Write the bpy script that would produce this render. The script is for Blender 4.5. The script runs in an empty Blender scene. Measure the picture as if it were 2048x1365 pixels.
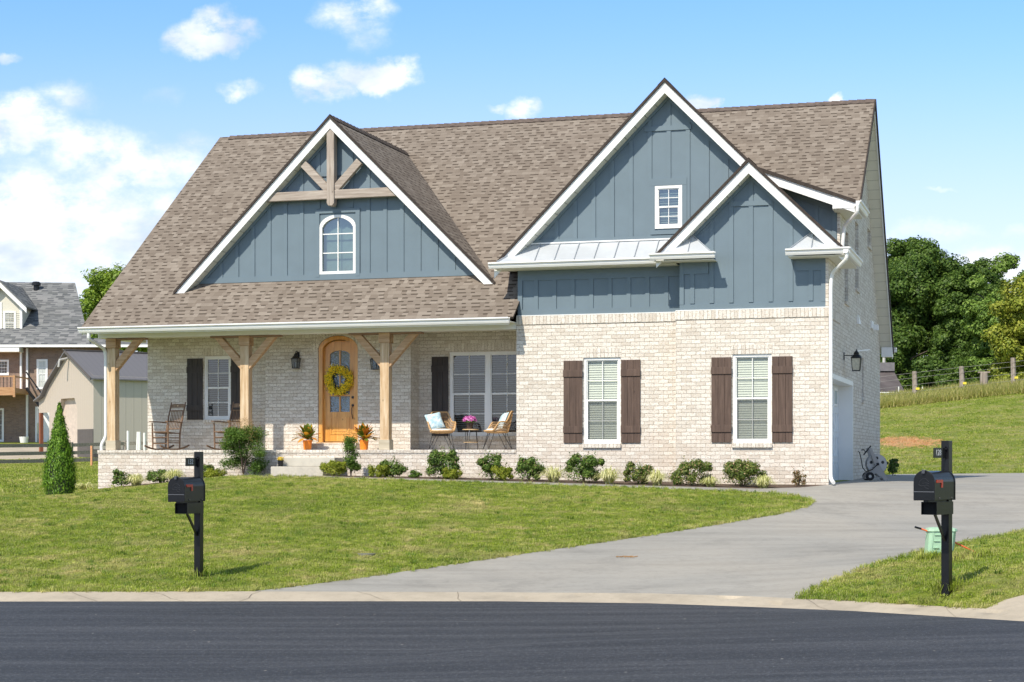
import bpy, bmesh, math, random
import numpy as np
from mathutils import Vector, Matrix
from mathutils.geometry import delaunay_2d_cdt
random.seed(7); RNG=np.random.default_rng(11)
SC=bpy.context.scene; COL=SC.collection
R_=math.radians; PI=math.pi
# ---------------------------------------------------------------- camera
f=3500.;TH=R_(16.7);HZ=913.;CZ=1.6
F=(-math.sin(TH),math.cos(TH));RR=(math.cos(TH),math.sin(TH))
d0=35.3;l0=(1657-1024)/f*d0
C0=(-(F[0]*d0+RR[0]*l0),-(F[1]*d0+RR[1]*l0))
cam=bpy.data.cameras.new('camera');co=bpy.data.objects.new('camera',cam);COL.objects.link(co)
cam.sensor_width=36;cam.lens=f/2048*36;cam.shift_y=(HZ-682.5)/2048;cam.clip_start=.5;cam.clip_end=3000
co.location=(C0[0],C0[1],CZ);co.rotation_euler=(PI/2,0,TH);SC.camera=co
# ---------------------------------------------------------------- sun, sky, exposure
SUN_AZ=R_(17);SUN_EL=R_(47.5)
sd=bpy.data.lights.new('sun','SUN');so=bpy.data.objects.new('sun',sd);COL.objects.link(so)
sd.energy=4.1;sd.angle=R_(.53);sd.color=(1,.92,.79)
tv=Vector((math.sin(SUN_AZ)*math.cos(SUN_EL),math.cos(SUN_AZ)*math.cos(SUN_EL),-math.sin(SUN_EL)))
so.rotation_euler=tv.to_track_quat('-Z','Y').to_euler();so.location=(-10,-40,40)
SC.view_settings.view_transform='Standard';SC.view_settings.look='None';SC.view_settings.gamma=1
SC.view_settings.exposure=.37
SC.cycles.use_denoising=True
SC.cycles.max_bounces=8;SC.cycles.transparent_max_bounces=12
class NT:
    def __init__(s,nt): s.nt=nt
    def n(s,t,**k):
        nd=s.nt.nodes.new(t)
        ins=k.pop('i',{})
        for a,b in k.items(): setattr(nd,a,b)
        for a,b in ins.items(): s.set(nd.inputs[a],b)
        return nd
    def set(s,sock,v):
        if isinstance(v,bpy.types.NodeSocket): s.nt.links.new(v,sock)
        elif isinstance(v,bpy.types.Node): s.nt.links.new(v.outputs[0],sock)
        else:
            try: sock.default_value=v
            except Exception: sock.default_value=tuple(v)+(1,)
    def m(s,op,a,b=0.,c=0.,clamp=False):
        nd=s.nt.nodes.new('ShaderNodeMath');nd.operation=op;nd.use_clamp=clamp
        s.set(nd.inputs[0],a);s.set(nd.inputs[1],b);s.set(nd.inputs[2],c);return nd.outputs[0]
    def vm(s,op,a,b=(0,0,0)):
        nd=s.nt.nodes.new('ShaderNodeVectorMath');nd.operation=op
        s.set(nd.inputs[0],a);s.set(nd.inputs[1],b)
        return nd.outputs['Value'] if op in('DOT_PRODUCT','LENGTH') else nd.outputs[0]
    def mix(s,fac,a,b,bt='MIX'):
        nd=s.nt.nodes.new('ShaderNodeMix');nd.data_type='RGBA';nd.blend_type=bt
        s.set(nd.inputs[0],fac);s.set(nd.inputs[6],a);s.set(nd.inputs[7],b);return nd.outputs[2]
    def ramp(s,fac,st,mode='LINEAR'):
        nd=s.nt.nodes.new('ShaderNodeValToRGB');cr=nd.color_ramp;cr.interpolation=mode
        while len(cr.elements)<len(st): cr.elements.new(.5)
        for e,(p,c) in zip(cr.elements,st):
            e.position=p;e.color=tuple(c)+(1,) if not isinstance(c,(int,float)) else (c,c,c,1)
        s.set(nd.inputs[0],fac);return nd.outputs[0]
    def noise(s,vec,scale,det=3,rough=.55,out=0):
        nd=s.nt.nodes.new('ShaderNodeTexNoise')
        if vec is not None: s.set(nd.inputs['Vector'],vec)
        nd.inputs['Scale'].default_value=scale;nd.inputs['Detail'].default_value=det;nd.inputs['Roughness'].default_value=rough
        return nd.outputs[out]
    def xyz(s,v):
        nd=s.nt.nodes.new('ShaderNodeSeparateXYZ');s.set(nd.inputs[0],v);return nd.outputs
    def comb(s,x,y,z=0.):
        nd=s.nt.nodes.new('ShaderNodeCombineXYZ');s.set(nd.inputs[0],x);s.set(nd.inputs[1],y);s.set(nd.inputs[2],z);return nd.outputs[0]
    def sms(s,v,a,b):
        nd=s.nt.nodes.new('ShaderNodeMapRange');nd.interpolation_type='SMOOTHSTEP'
        s.set(nd.inputs[0],v);nd.inputs[1].default_value=a;nd.inputs[2].default_value=b;return nd.outputs[0]
w=bpy.data.worlds.new('World');SC.world=w;w.use_nodes=True
nt=w.node_tree;nt.nodes.clear();q=NT(nt)
sky=q.n('ShaderNodeTexSky',sky_type='NISHITA',sun_disc=False,sun_elevation=SUN_EL,sun_rotation=R_(197),air_density=1.0,dust_density=.3,ozone_density=2.0,altitude=200)
gen=q.n('ShaderNodeTexCoord').outputs['Generated']
df=q.vm('DOT_PRODUCT',gen,(F[0],F[1],0));dr=q.vm('DOT_PRODUCT',gen,(RR[0],RR[1],0))
dfa=q.m('MAXIMUM',q.m('ABSOLUTE',df),.02);dz=q.xyz(gen)[2]
U=q.m('DIVIDE',dr,dfa);V=q.m('DIVIDE',dz,dfa)
uv=q.comb(U,V,0.)
nw=q.noise(q.comb(U,q.m('MULTIPLY',V,1.25)),22,2,.5,out=1)
U2=q.m('ADD',U,q.m('MULTIPLY',q.m('SUBTRACT',q.xyz(nw)[0],.5),.030))
V2=q.m('ADD',V,q.m('MULTIPLY',q.m('SUBTRACT',q.xyz(nw)[1],.5),.022))
clouds=[(423,72,100,62,1.5),(470,178,58,27,1.0),(770,155,85,48,1.6),(650,175,75,42,1.2),(700,150,60,40,.9),(705,35,85,50,.85),(735,75,50,35,.5),(1035,220,50,22,1.0),(975,216,32,12,.6),(1400,203,38,28,1.5),(1682,202,24,16,1.3),
 (20,250,150,80,1.2),(130,195,90,45,.7),(170,290,150,60,.9),(240,330,190,70,1.0),(60,470,300,170,1.3),(260,450,200,110,1.1),(380,320,110,50,.7),(10,120,40,14,.6),(325,190,45,25,.35),
 (1990,530,140,50,1.1),(1850,470,190,26,.5),(1885,382,40,8,.6),(2040,470,80,18,.5),(850,330,120,60,.0)]
nw2=q.noise(q.comb(U,V,.7),75,4,.6,out=1)
U2=q.m('ADD',U2,q.m('MULTIPLY',q.m('SUBTRACT',q.xyz(nw2)[0],.5),.016));V2=q.m('ADD',V2,q.m('MULTIPLY',q.m('SUBTRACT',q.xyz(nw2)[1],.5),.013))
acc=None
for (x,y,a,b,k) in clouds:
    if k==0: continue
    du=q.m('DIVIDE',q.m('SUBTRACT',U2,(x-1024)/f),a/f);dv=q.m('DIVIDE',q.m('SUBTRACT',V2,(HZ-y)/f),b/f)
    e=q.m('MULTIPLY',q.m('SUBTRACT',1.,q.m('ADD',q.m('MULTIPLY',du,du),q.m('MULTIPLY',dv,dv)),clamp=True),k)
    acc=e if acc is None else q.m('MAXIMUM',acc,e)
nf=q.noise(q.comb(U,q.m('MULTIPLY',V,1.5)),42,9,.62)
cm=q.m('MULTIPLY',acc,q.m('MULTIPLY_ADD',nf,3.3,-.80),clamp=True)
cm=q.m('MULTIPLY',q.sms(cm,.0,1.15),.88)
shade=q.noise(q.comb(U,q.m('MULTIPLY',V,1.8),.3),17,5,.55)
ccol=q.ramp(shade,[(.36,(.58,.66,.76)),(.56,(.95,.96,.96))])
# pale band of milky air towards the horizon
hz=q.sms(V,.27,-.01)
skc=q.mix(1.,sky.outputs[0],q.mix(q.sms(V,.27,.55),q.mix(q.sms(V,.28,.06),(.90,1.19,1.56,1),(1.36,1.10,1.28,1)),(1.55,1.32,1.05,1)),'MULTIPLY')  # unseen sky overhead is tinted warmer to balance the fill light
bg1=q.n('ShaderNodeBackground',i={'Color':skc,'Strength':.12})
bgh=q.n('ShaderNodeBackground',i={'Color':(.58,.69,.765,1),'Strength':1.0})
bg2=q.n('ShaderNodeBackground',i={'Color':ccol,'Strength':1.0})
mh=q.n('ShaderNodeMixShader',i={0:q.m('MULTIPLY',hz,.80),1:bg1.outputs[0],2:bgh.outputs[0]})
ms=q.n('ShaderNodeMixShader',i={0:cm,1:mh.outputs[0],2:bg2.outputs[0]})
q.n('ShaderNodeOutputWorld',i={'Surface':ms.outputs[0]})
# ---------------------------------------------------------------- projections: a pixel of the photograph and a known plane give a point
def ray(x,y):
    u=(x-1024)/f;v=(HZ-y)/f
    return (F[0]+RR[0]*u,F[1]+RR[1]*u,v)
def aY(x,y,Y):
    r=ray(x,y);t=(Y-C0[1])/r[1];return (C0[0]+r[0]*t,Y,CZ+r[2]*t)
def aX(x,y,X):
    r=ray(x,y);t=(X-C0[0])/r[0];return (X,C0[1]+r[1]*t,CZ+r[2]*t)
def W(l,d,z=0.): return (C0[0]+RR[0]*l+F[0]*d,C0[1]+RR[1]*l+F[1]*d,z)
def WP(x,y,d): return W((x-1024)/f*d,d,CZ+(HZ-y)/f*d)
def LD(X,Y):
    dx=X-C0[0];dy=Y-C0[1];return dx*RR[0]+dy*RR[1],dx*F[0]+dy*F[1]
# ---------------------------------------------------------------- terrain
KX=[-30000,-400,0,500,1000,1300,1500,1700,1900,2048,2400,3000]
KY=[1203,1203,1203.5,1203,1203,1207,1214,1222,1234,1243,1328,1705]
KD=[21.65,21.65,21.65,21.65,21.65,21.2,20.6,19.8,18.5,17.2,13.5,7.]
KYB=[1184,1184,1184,1183,1185,1187,1193,1202,1214,1222,1288,1606]
def edge_pt(i,back):
    d=KD[i]+(.58 if back else 0);y=KYB[i] if back else KY[i]
    return W((KX[i]-1024)/f*d,d,CZ-(y-HZ)/f*d)
def dense(pts,n=6):
    o=[]
    for a,b in zip(pts,pts[1:]):
        for k in range(n): o.append(tuple(a[j]+(b[j]-a[j])*k/n for j in range(len(a))))
    o.append(pts[-1]);return o
KB=dense([edge_pt(i,1) for i in range(len(KX))]);KF=dense([edge_pt(i,0) for i in range(len(KX))])
KM=[tuple(b[j]*.55+a[j]*.45 for j in range(2))+(b[2]-.02,) for a,b in zip(KF,KB)]
KN=[tuple(b[j]*.2+a[j]*.8 for j in range(2))+(a[2]*.72+b[2]*.28,) for a,b in zip(KF,KB)]
ctrl=[p for p in KB[::3] if LD(*p[:2])[0]>-60]+[W(-190,22.2,-.12)]
def cy(x,y,Y): ctrl.append(aY(x,y,Y))
def cp(x,y,d): ctrl.append(WP(x,y,d))
cp(397,1155,23.2);cp(1893,1177,19.4)
for x,y in((196,978),(300,967),(420,957),(520,952),(650,951),(1000,957),(1300,964)): cy(x,y,.35)
cy(1657,970,0)
for x,y in((480,953.5),(800,961),(1000,967.6),(1270,976.2),(1512,985.2)): cy(x,y,-2.4)
for x,y in((650,953.5),(1000,962.5),(1280,971.5),(1512,977.6)): cy(x,y,-1.3)
ctrl+= [aX(1704,961,0),(0,8,1.06),(0,12,1.08),(-8,12,1.15),(-16.5,12,1.1),(-16.5,6,.95),(4,3,1.02)]
cp(1790,948.5,51);cp(2048,946,51);cp(2300,945,50);cp(2048,1062,28);cp(1650,1168,21.8)
cp(118,995,36.5);cp(0,990,36);cp(-300,985,36);cp(0,1090,26.5);cp(0,932,76);cp(196,925,80);cp(400,922,80);cp(-300,935,70)
cp(0,888,98);cp(150,888,98);cp(-300,888,98);cp(300,888,98)
cp(1765,880,66);cp(2048,868,66);cp(1765,815,86);cp(2048,778,88);cp(2400,760,88);cp(1400,840,90)
for l in(-150,-60,0,60,150):
    ctrl.append(W(l,180,5.));ctrl.append(W(l,420,9.))
ctrl+=[W(-60,30,.3),W(60,30,1.0),W(-90,60,1),W(90,60,3.5)]
CT=np.array(ctrl);S_=30.
def kern(r2): return np.where(r2>1e-9,r2*np.log(np.maximum(r2,1e-9)),0)
n=len(CT);TPS=CT[:,:2]/S_;K=kern(((TPS[:,None]-TPS[None])**2).sum(-1))+np.eye(n)*2e-4
Q=np.hstack([np.ones((n,1)),TPS]);A=np.block([[K,Q],[Q.T,np.zeros((3,3))]])
sol=np.linalg.solve(A,np.concatenate([CT[:,2],np.zeros(3)]));Wk=sol[:n];Ak=sol[n:]
def hgt(XY):
    XY=np.asarray(XY,float)/S_;k=kern(((XY[:,None]-TPS[None])**2).sum(-1))
    return k@Wk+Ak[0]+XY@Ak[1:]
def h(X,Y): return float(hgt([(X,Y)])[0])
def PXG(x,y,lo=15.,hi=140.):
    r=ray(x,y);ts=np.linspace(lo,hi,1500)
    pts=np.stack([C0[0]+r[0]*ts,C0[1]+r[1]*ts],1);g=CZ+r[2]*ts-hgt(pts)
    i=np.argmax(g<0)
    if g[i]>=0: i=len(ts)-1
    t=ts[i-1]+(ts[i]-ts[i-1])*g[i-1]/(g[i-1]-g[i]) if i>0 else ts[0]
    X,Y=C0[0]+r[0]*t,C0[1]+r[1]*t
    return (X,Y,h(X,Y))
def g2(x,y): return PXG(x,y)[:2]
# ---------------------------------------------------------------- object helpers
ORG={}
def tag(o,label=None,cat=None,group=None,kind=None):
    if label:o['label']=label
    if cat:o['category']=cat
    if group:o['group']=group
    if kind:o['kind']=kind
    return o
def thing(name,label,cat,loc,rz=0.,group=None,org=None):
    o=bpy.data.objects.new(name,None);COL.objects.link(o);o.location=loc;o.rotation_euler=(0,0,rz)
    o.empty_display_size=.2
    ORG[o.name]=Vector(loc if org is None else org);return tag(o,label,cat,group)
def ldthing(name,label,cat,x,y,d,group=None):
    l=(x-1024)/f*d;z=CZ+(HZ-y)/f*d
    return thing(name,label,cat,W(l,d,z),TH,group,org=(l,d,z))
def copy_tree(o,parent=None):
    c=o.copy();COL.objects.link(c);c.parent=parent
    for ch in list(o.children): copy_tree(ch,c)
    return c
def finish(me,name,mat,parent,smooth=False,bevel=0.):
    o=bpy.data.objects.new(name,me);COL.objects.link(o)
    if mat:me.materials.append(mat)
    if parent is not None:o.parent=parent;ORG[o.name]=ORG[parent.name]
    if smooth:
        me.polygons.foreach_set('use_smooth',[True]*len(me.polygons))
    if bevel:
        b=o.modifiers.new('bevel','BEVEL');b.width=bevel;b.segments=2;b.limit_method='ANGLE'
    return o
class MB:
    def __init__(s):s.v=[];s.f=[];s.uv=None
    def add(s,vs,fs):
        k=len(s.v);s.v+=[tuple(v) for v in vs];s.f+=[tuple(i+k for i in q_) for q_ in fs];return s
    def box(s,x0,x1,y0,y1,z0,z1):
        return s.add([(x,y,z) for z in(z0,z1) for y in(y0,y1) for x in(x0,x1)],[(0,2,3,1),(4,5,7,6),(0,1,5,4),(2,6,7,3),(0,4,6,2),(1,3,7,5)])
    def beam(s,p,q_,w,hh,up=(0,0,1)):
        p=Vector(p);q_=Vector(q_);d=(q_-p).normalized();u=Vector(up);sd=d.cross(u)
        if sd.length<1e-4: sd=d.cross(Vector((0,1,0)))
        sd.normalize();u=sd.cross(d).normalized()
        vs=[b+sd*(w/2*i)+u*(hh/2*j) for b in(p,q_) for j in(-1,1) for i in(-1,1)]
        return s.add(vs,[(0,1,3,2),(4,6,7,5),(0,4,5,1),(2,3,7,6),(0,2,6,4),(1,5,7,3)])
    def tube(s,pts,r,n=8,cap=True):
        pts=[Vector(p) for p in pts];rs=r if isinstance(r,(list,tuple)) else [r]*len(pts)
        k=len(s.v);prev=None
        for i,p in enumerate(pts):
            d=((pts[min(i+1,len(pts)-1)]-pts[max(i-1,0)])).normalized()
            a=prev if prev is not None else (Vector((0,0,1)) if abs(d.z)<.9 else Vector((1,0,0)))
            a=(a-d*a.dot(d)).normalized();b=d.cross(a);prev=a
            for j in range(n):
                t=2*PI*j/n;s.v.append(tuple(p+a*(rs[i]*math.cos(t))+b*(rs[i]*math.sin(t))))
        for i in range(len(pts)-1):
            for j in range(n):
                a=k+i*n+j;b=k+i*n+(j+1)%n;s.f.append((a,b,b+n,a+n))
        if cap:
            s.f.append(tuple(k+j for j in range(n))[::-1]);s.f.append(tuple(k+(len(pts)-1)*n+j for j in range(n)))
        return s
    def lathe(s,prof,c=(0,0,0),n=20,sx=1.,sy=1.):
        k=len(s.v)
        for r,z in prof:
            for j in range(n):
                t=2*PI*j/n;s.v.append((c[0]+r*sx*math.cos(t),c[1]+r*sy*math.sin(t),c[2]+z))
        for i in range(len(prof)-1):
            for j in range(n):
                a=k+i*n+j;b=k+i*n+(j+1)%n;s.f.append((a,b,b+n,a+n))
        if prof[0][0]>1e-5:s.f.append(tuple(k+j for j in range(n))[::-1])
        if prof[-1][0]>1e-5:s.f.append(tuple(k+(len(prof)-1)*n+j for j in range(n)))
        return s
    def prism(s,poly,fn,a,b):
        """poly: 2d outline; fn(u,v,t) gives the 3d point"""
        n=len(poly);vs=[fn(u,v,a) for u,v in poly]+[fn(u,v,b) for u,v in poly]
        return s.add(vs,[tuple(range(n))[::-1],tuple(range(n,2*n))]+[(i,(i+1)%n,(i+1)%n+n,i+n) for i in range(n)])
    def build(s,name,mat,parent=None,smooth=False,bevel=0.,recalc=True,label=None):
        og=ORG[parent.name] if parent is not None else Vector((0,0,0))
        me=bpy.data.meshes.new(name);me.from_pydata([(x-og[0],y-og[1],z-og[2]) for x,y,z in s.v],[],s.f)
        if s.uv:
            ul=me.uv_layers.new(name='UVMap');ul.data.foreach_set('uv',np.array(s.uv,float).ravel())
        elif recalc:
            bm=bmesh.new();bm.from_mesh(me);bmesh.ops.recalc_face_normals(bm,faces=bm.faces);bm.to_mesh(me);bm.free()
        me.update();o=finish(me,name,mat,parent,smooth,bevel)
        if label:o['label']=label
        return o
def solid(name,label,cat,base,mb,mat,rz=0.,smooth=False,bevel=0.,group=None):
    """a thing that is one mesh; mb in world coordinates"""
    og=Vector(base);me=bpy.data.meshes.new(name);me.from_pydata([(x-og[0],y-og[1],z-og[2]) for x,y,z in mb.v],[],mb.f)
    bm=bmesh.new();bm.from_mesh(me);bmesh.ops.recalc_face_normals(bm,faces=bm.faces);bm.to_mesh(me);bm.free()
    o=finish(me,name,mat,None,smooth,bevel);o.location=base;o.rotation_euler=(0,0,rz);ORG[o.name]=og
    return tag(o,label,cat,group)
def cdt_face(outline,holes):
    """2d outline with holes -> verts, faces"""
    vs=[];es=[]
    for lp in [outline]+holes:
        k=len(vs);vs+=[Vector(p) for p in lp];es+=[(k+i,k+(i+1)%len(lp)) for i in range(len(lp))]
    r=delaunay_2d_cdt(vs,es,[],0,1e-5)
    V_=[tuple(v) for v in r[0]];out=[]
    for t in r[2]:
        c=(sum(V_[i][0] for i in t)/3,sum(V_[i][1] for i in t)/3)
        if inpoly(c,outline) and not any(inpoly(c,hh) for hh in holes): out.append(tuple(t))
    return V_,out
def inpoly(p,poly):
    x,y=p;c=False;j=len(poly)-1
    for i in range(len(poly)):
        xi,yi=poly[i];xj,yj=poly[j]
        if (yi>y)!=(yj>y) and x<(xj-xi)*(y-yi)/(yj-yi)+xi:c=not c
        j=i
    return c
def inpoly_np(PX,poly):
    x=PX[:,0];y=PX[:,1];c=np.zeros(len(PX),bool);j=len(poly)-1
    for i in range(len(poly)):
        xi,yi=poly[i][:2];xj,yj=poly[j][:2]
        if yi!=yj:
            c^=((yi>y)!=(yj>y))&(x<(xj-xi)*(y-yi)/(yj-yi)+xi)
        j=i
    return c
def wallY(mb,outline,holes,Y,rev=.1):
    """wall facing -Y with openings; reveals go back by rev"""
    V_,fs=cdt_face(outline,holes)
    mb.add([(x,Y,z) for x,z in V_],fs)
    for hl in holes:
        n=len(hl);mb.add([(x,Y,z) for x,z in hl]+[(x,Y+rev,z) for x,z in hl],[(i,(i+1)%n,(i+1)%n+n,i+n) for i in range(n)])
    return mb
def wallX(mb,outline,holes,X,rev=.12):
    V_,fs=cdt_face(outline,holes)
    mb.add([(X,y,z) for y,z in V_],fs)
    for hl in holes:
        n=len(hl);mb.add([(X,y,z) for y,z in hl]+[(X-rev,y,z) for y,z in hl],[(i,(i+1)%n,(i+1)%n+n,i+n) for i in range(n)])
    return mb
def rect(a,b,c,d): return [(a,c),(b,c),(b,d),(a,d)]
# ---------------------------------------------------------------- materials
MATS={}
def newmat(name):
    m=bpy.data.materials.new(name);m.use_nodes=True;nt=m.node_tree;q=NT(nt)
    b=nt.nodes['Principled BSDF'];MATS[name]=m;return m,q,b
def flat(name,col,rough=.6,metal=0.,var=.12,vs=6.,bump=0.,bs=80.,coat=0.,spec=.5):
    m,q,b=newmat(name);co=q.n('ShaderNodeTexCoord').outputs['Object']
    n1=q.noise(co,vs,5,.6)
    lo=tuple(c*(1-var) for c in col);hi=tuple(min(1,c*(1+var)) for c in col)
    q.set(b.inputs['Base Color'],q.ramp(n1,[(.3,lo),(.7,hi)]));b.inputs['Roughness'].default_value=rough
    b.inputs['Metallic'].default_value=metal;b.inputs['Coat Weight'].default_value=coat
    b.inputs['Specular IOR Level'].default_value=spec
    if bump:
        bp=q.n('ShaderNodeBump',i={'Strength':bump,'Distance':.01,'Height':q.noise(co,bs,3)});q.set(b.inputs['Normal'],bp)
    return m
def brickmat(name,soldier=False,cols=None,mortar=(.34,.28,.22),bw=.203,bh=.0794,var=1.):
    m,q,b=newmat(name);co=q.n('ShaderNodeTexCoord').outputs['Object'];x,y,z=q.xyz(co)
    u=q.m('ADD',x,y);v=z
    wob=q.noise(co,9,2,.5,out=1);wx=q.xyz(wob)
    u=q.m('ADD',u,q.m('MULTIPLY',q.m('SUBTRACT',wx[0],.5),.034));v=q.m('ADD',v,q.m('MULTIPLY',q.m('SUBTRACT',wx[1],.5),.030))
    if soldier: vec=q.comb(q.m('ADD',v,.1015-4.622%.203),u)
    else: vec=q.comb(u,q.m('ADD',v,.013))
    cols=cols or ((.78,.74,.67),(.55,.49,.415))
    bt=q.n('ShaderNodeTexBrick',offset=0. if soldier else .5,i={'Vector':vec,'Color1':cols[0]+(1,),'Color2':cols[1]+(1,),'Mortar':mortar+(1,),'Scale':1.,'Mortar Size':.0055,'Mortar Smooth':.35,'Bias':-.25,'Brick Width':bw,'Row Height':bh})
    wash=q.noise(co,14,4,.7);bcol=q.mix(q.m('MULTIPLY',bt.outputs['Fac'],q.ramp(wash,[(.42,.0),(.62,.75)])),bt.outputs[0],cols[0]+(1,))
    sp=q.noise(q.vm('MULTIPLY',co,(1,1,1.6)),26,6,.65);sp2=q.noise(co,3.1,4,.6)
    c=q.mix(q.ramp(sp,[(.52,0.),(.66,.74*var)]),bcol,(.40,.30,.21))
    sp3=q.noise(q.vm('ADD',co,(5,3,2)),60,4,.7)
    c=q.mix(q.ramp(sp3,[(.54,0.),(.64,.75*var)]),c,(.30,.27,.25))
    c=q.mix(q.ramp(sp2,[(.35,0.),(.75,.16)]),c,(.55,.45,.36))
    # iron rich soil splashed on the lowest courses
    low=q.m('MULTIPLY',q.sms(z,1.32,.95),q.ramp(q.noise(co,5,4),[(.35,.1),(.7,1.)]))
    if name=='cream_brick': c=q.mix(q.m('MULTIPLY',low,.12),c,(.62,.36,.22))
    q.set(b.inputs['Base Color'],c);b.inputs['Roughness'].default_value=.88
    hgt_=q.m('ADD',q.m('MULTIPLY',bt.outputs['Fac'],-1.),q.m('MULTIPLY',q.noise(co,38,4,.6),.8))
    bp=q.n('ShaderNodeBump',i={'Strength':.75,'Distance':.012,'Height':hgt_});q.set(b.inputs['Normal'],bp);return m
def shinglemat(name,cols,dark,tab=.135,row=.143):
    m,q,b=newmat(name);uv=q.n('ShaderNodeUVMap').outputs[0];u,v,_=q.xyz(uv)
    vr=q.m('DIVIDE',v,row);r=q.m('FLOOR',vr);fr=q.m('FRACT',vr)
    rw=q.n('ShaderNodeTexWhiteNoise',noise_dimensions='1D',i={'W':r}).outputs[0]
    ut=q.m('ADD',q.m('DIVIDE',u,tab),q.m('MULTIPLY',rw,7.3));ut=q.m('ADD',ut,q.m('MULTIPLY',q.m('SINE',q.m('MULTIPLY',ut,1.7)),.26))
    t=q.m('FLOOR',ut);ft=q.m('FRACT',ut)
    rn=q.n('ShaderNodeTexWhiteNoise',noise_dimensions='2D',i={'Vector':q.comb(t,r)})
    c=q.ramp(rn.outputs[0],[(0.,cols[0]),(.35,cols[1]),(.7,cols[2]),(1.,cols[3])])
    big=q.noise(uv,.35,3);c=q.mix(1.,c,q.ramp(big,[(.3,.94),(.7,1.05)]),'MULTIPLY')
    gr=q.noise(uv,90,2,.7);c=q.mix(1.,c,q.ramp(gr,[(.3,.75),(.7,1.22)]),'MULTIPLY')
    r2=q.xyz(rn.outputs[1])[1]
    alt=q.m('MULTIPLY',q.m('LESS_THAN',q.m('MODULO',q.m('ADD',t,4000.),2.),.5),q.m('GREATER_THAN',r2,.14));dash=q.m('MULTIPLY',alt,q.m('GREATER_THAN',fr,.66));thin=q.m('GREATER_THAN',fr,.90)
    c=q.mix(q.m('MULTIPLY',q.m('MAXIMUM',dash,q.m('MULTIPLY',thin,.35)),.92),c,dark)
    q.set(b.inputs['Base Color'],c);b.inputs['Roughness'].default_value=.95;b.inputs['Specular IOR Level'].default_value=.2
    hh=q.m('ADD',q.m('SUBTRACT',1.,fr),q.m('MULTIPLY',q.m('GREATER_THAN',r2,.46),.4))
    bp=q.n('ShaderNodeBump',i={'Strength':.5,'Distance':.012,'Height':q.m('ADD',hh,q.m('MULTIPLY',gr,.3))});q.set(b.inputs['Normal'],bp);return m
def woodmat(name,c1,c2,c3,rough=.65,axis=2,scale=1.,coat=0.,streak=.5):
    m,q,b=newmat(name);co=q.n('ShaderNodeTexCoord').outputs['Object']
    sc=[14.,14.,14.];sc[axis]=1.1;vec=q.vm('MULTIPLY',co,tuple(s*scale for s in sc))
    n1=q.noise(vec,1.6,7,.62);n2=q.noise(co,2.2,3)
    c=q.ramp(n1,[(.3,c1),(.5,c2),(.68,c3)]);c=q.mix(q.ramp(n2,[(.45,0.),(.8,streak)]),c,c1)
    vo=q.n('ShaderNodeTexVoronoi',i={'Vector':q.vm('MULTIPLY',co,(5,5,3)),'Scale':1.});kn=q.ramp(vo.outputs[0],[(.04,1.),(.10,0.)])
    c=q.mix(q.m('MULTIPLY',kn,.6),c,tuple(x*.35 for x in c1))
    q.set(b.inputs['Base Color'],c);b.inputs['Roughness'].default_value=rough;b.inputs['Coat Weight'].default_value=coat
    q.set(b.inputs['Normal'],q.n('ShaderNodeBump',i={'Strength':.35,'Distance':.006,'Height':n1}));return m
def leafmat(name,dark,mid,light,trans=.32,noise_scale=2.,odd=None,hue=None):
    m,q,b=newmat(name);nt=m.node_tree
    rnd=q.n('ShaderNodeAttribute',attribute_name='rnd').outputs['Fac'];co=q.n('ShaderNodeTexCoord').outputs['Object']
    n1=q.noise(co,noise_scale,3);k=q.m('ADD',q.m('MULTIPLY',rnd,.6),q.m('MULTIPLY',n1,.4))
    c=q.ramp(k,[(.15,dark),(.45,mid),(.85,light)])
    if odd:
        r3=q.m('FRACT',q.m('MULTIPLY',rnd,37.7));c=q.mix(q.m('GREATER_THAN',r3,1-odd[1]),c,odd[0])
    if hue: # colour of the young growth at the top of the plant
        z=q.xyz(co)[2];c=q.mix(q.m('MULTIPLY',q.sms(q.m('ADD',z,q.m('MULTIPLY',q.m('SUBTRACT',rnd,.5),.3)),hue[1],hue[2]),.85),c,hue[0])
    q.set(b.inputs['Base Color'],c);b.inputs['Roughness'].default_value=.5;b.inputs['Specular IOR Level'].default_value=.3
    tr=q.n('ShaderNodeBsdfTranslucent',i={'Color':c});mx=q.n('ShaderNodeMixShader',i={0:trans,1:b.outputs[0],2:tr.outputs[0]})
    out=[n_ for n_ in nt.nodes if n_.type=='OUTPUT_MATERIAL'][0];nt.links.new(mx.outputs[0],out.inputs[0]);return m
def glassmat(name,tint,refl=.16,rough=.02,bump=None):
    m,q,b=newmat(name);nt=m.node_tree;nt.nodes.remove(b)
    nrm=None;co=q.n('ShaderNodeTexCoord').outputs['Object']
    if bump: nrm=q.n('ShaderNodeBump',i={'Strength':bump[0],'Distance':.02,'Height':q.noise(co,bump[1],2)})
    else: nrm=q.n('ShaderNodeBump',i={'Strength':.12,'Distance':.02,'Height':q.noise(co,1.7,1)})
    tr=q.n('ShaderNodeBsdfTransparent',i={'Color':tint+(1,)});gl=q.n('ShaderNodeBsdfGlossy',i={'Color':(.95,.98,1,1),'Roughness':rough,'Normal':nrm})
    lw=q.m('MULTIPLY',q.m('POWER',q.n('ShaderNodeLayerWeight',i={'Blend':.5}).outputs['Facing'],5.),.8)
    mx=q.n('ShaderNodeMixShader',i={0:q.m('ADD',lw,refl,clamp=True),1:tr.outputs[0],2:gl.outputs[0]})
    out=[n_ for n_ in nt.nodes if n_.type=='OUTPUT_MATERIAL'][0];nt.links.new(mx.outputs[0],out.inputs[0]);return m
mBrick=brickmat('cream_brick');mSold=brickmat('cream_brick_soldier',soldier=True,bw=.21)
mShing=shinglemat('brown_shingle',[(.176,.145,.118),(.200,.167,.137),(.224,.189,.156),(.262,.225,.188)],(.062,.048,.037))
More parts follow.
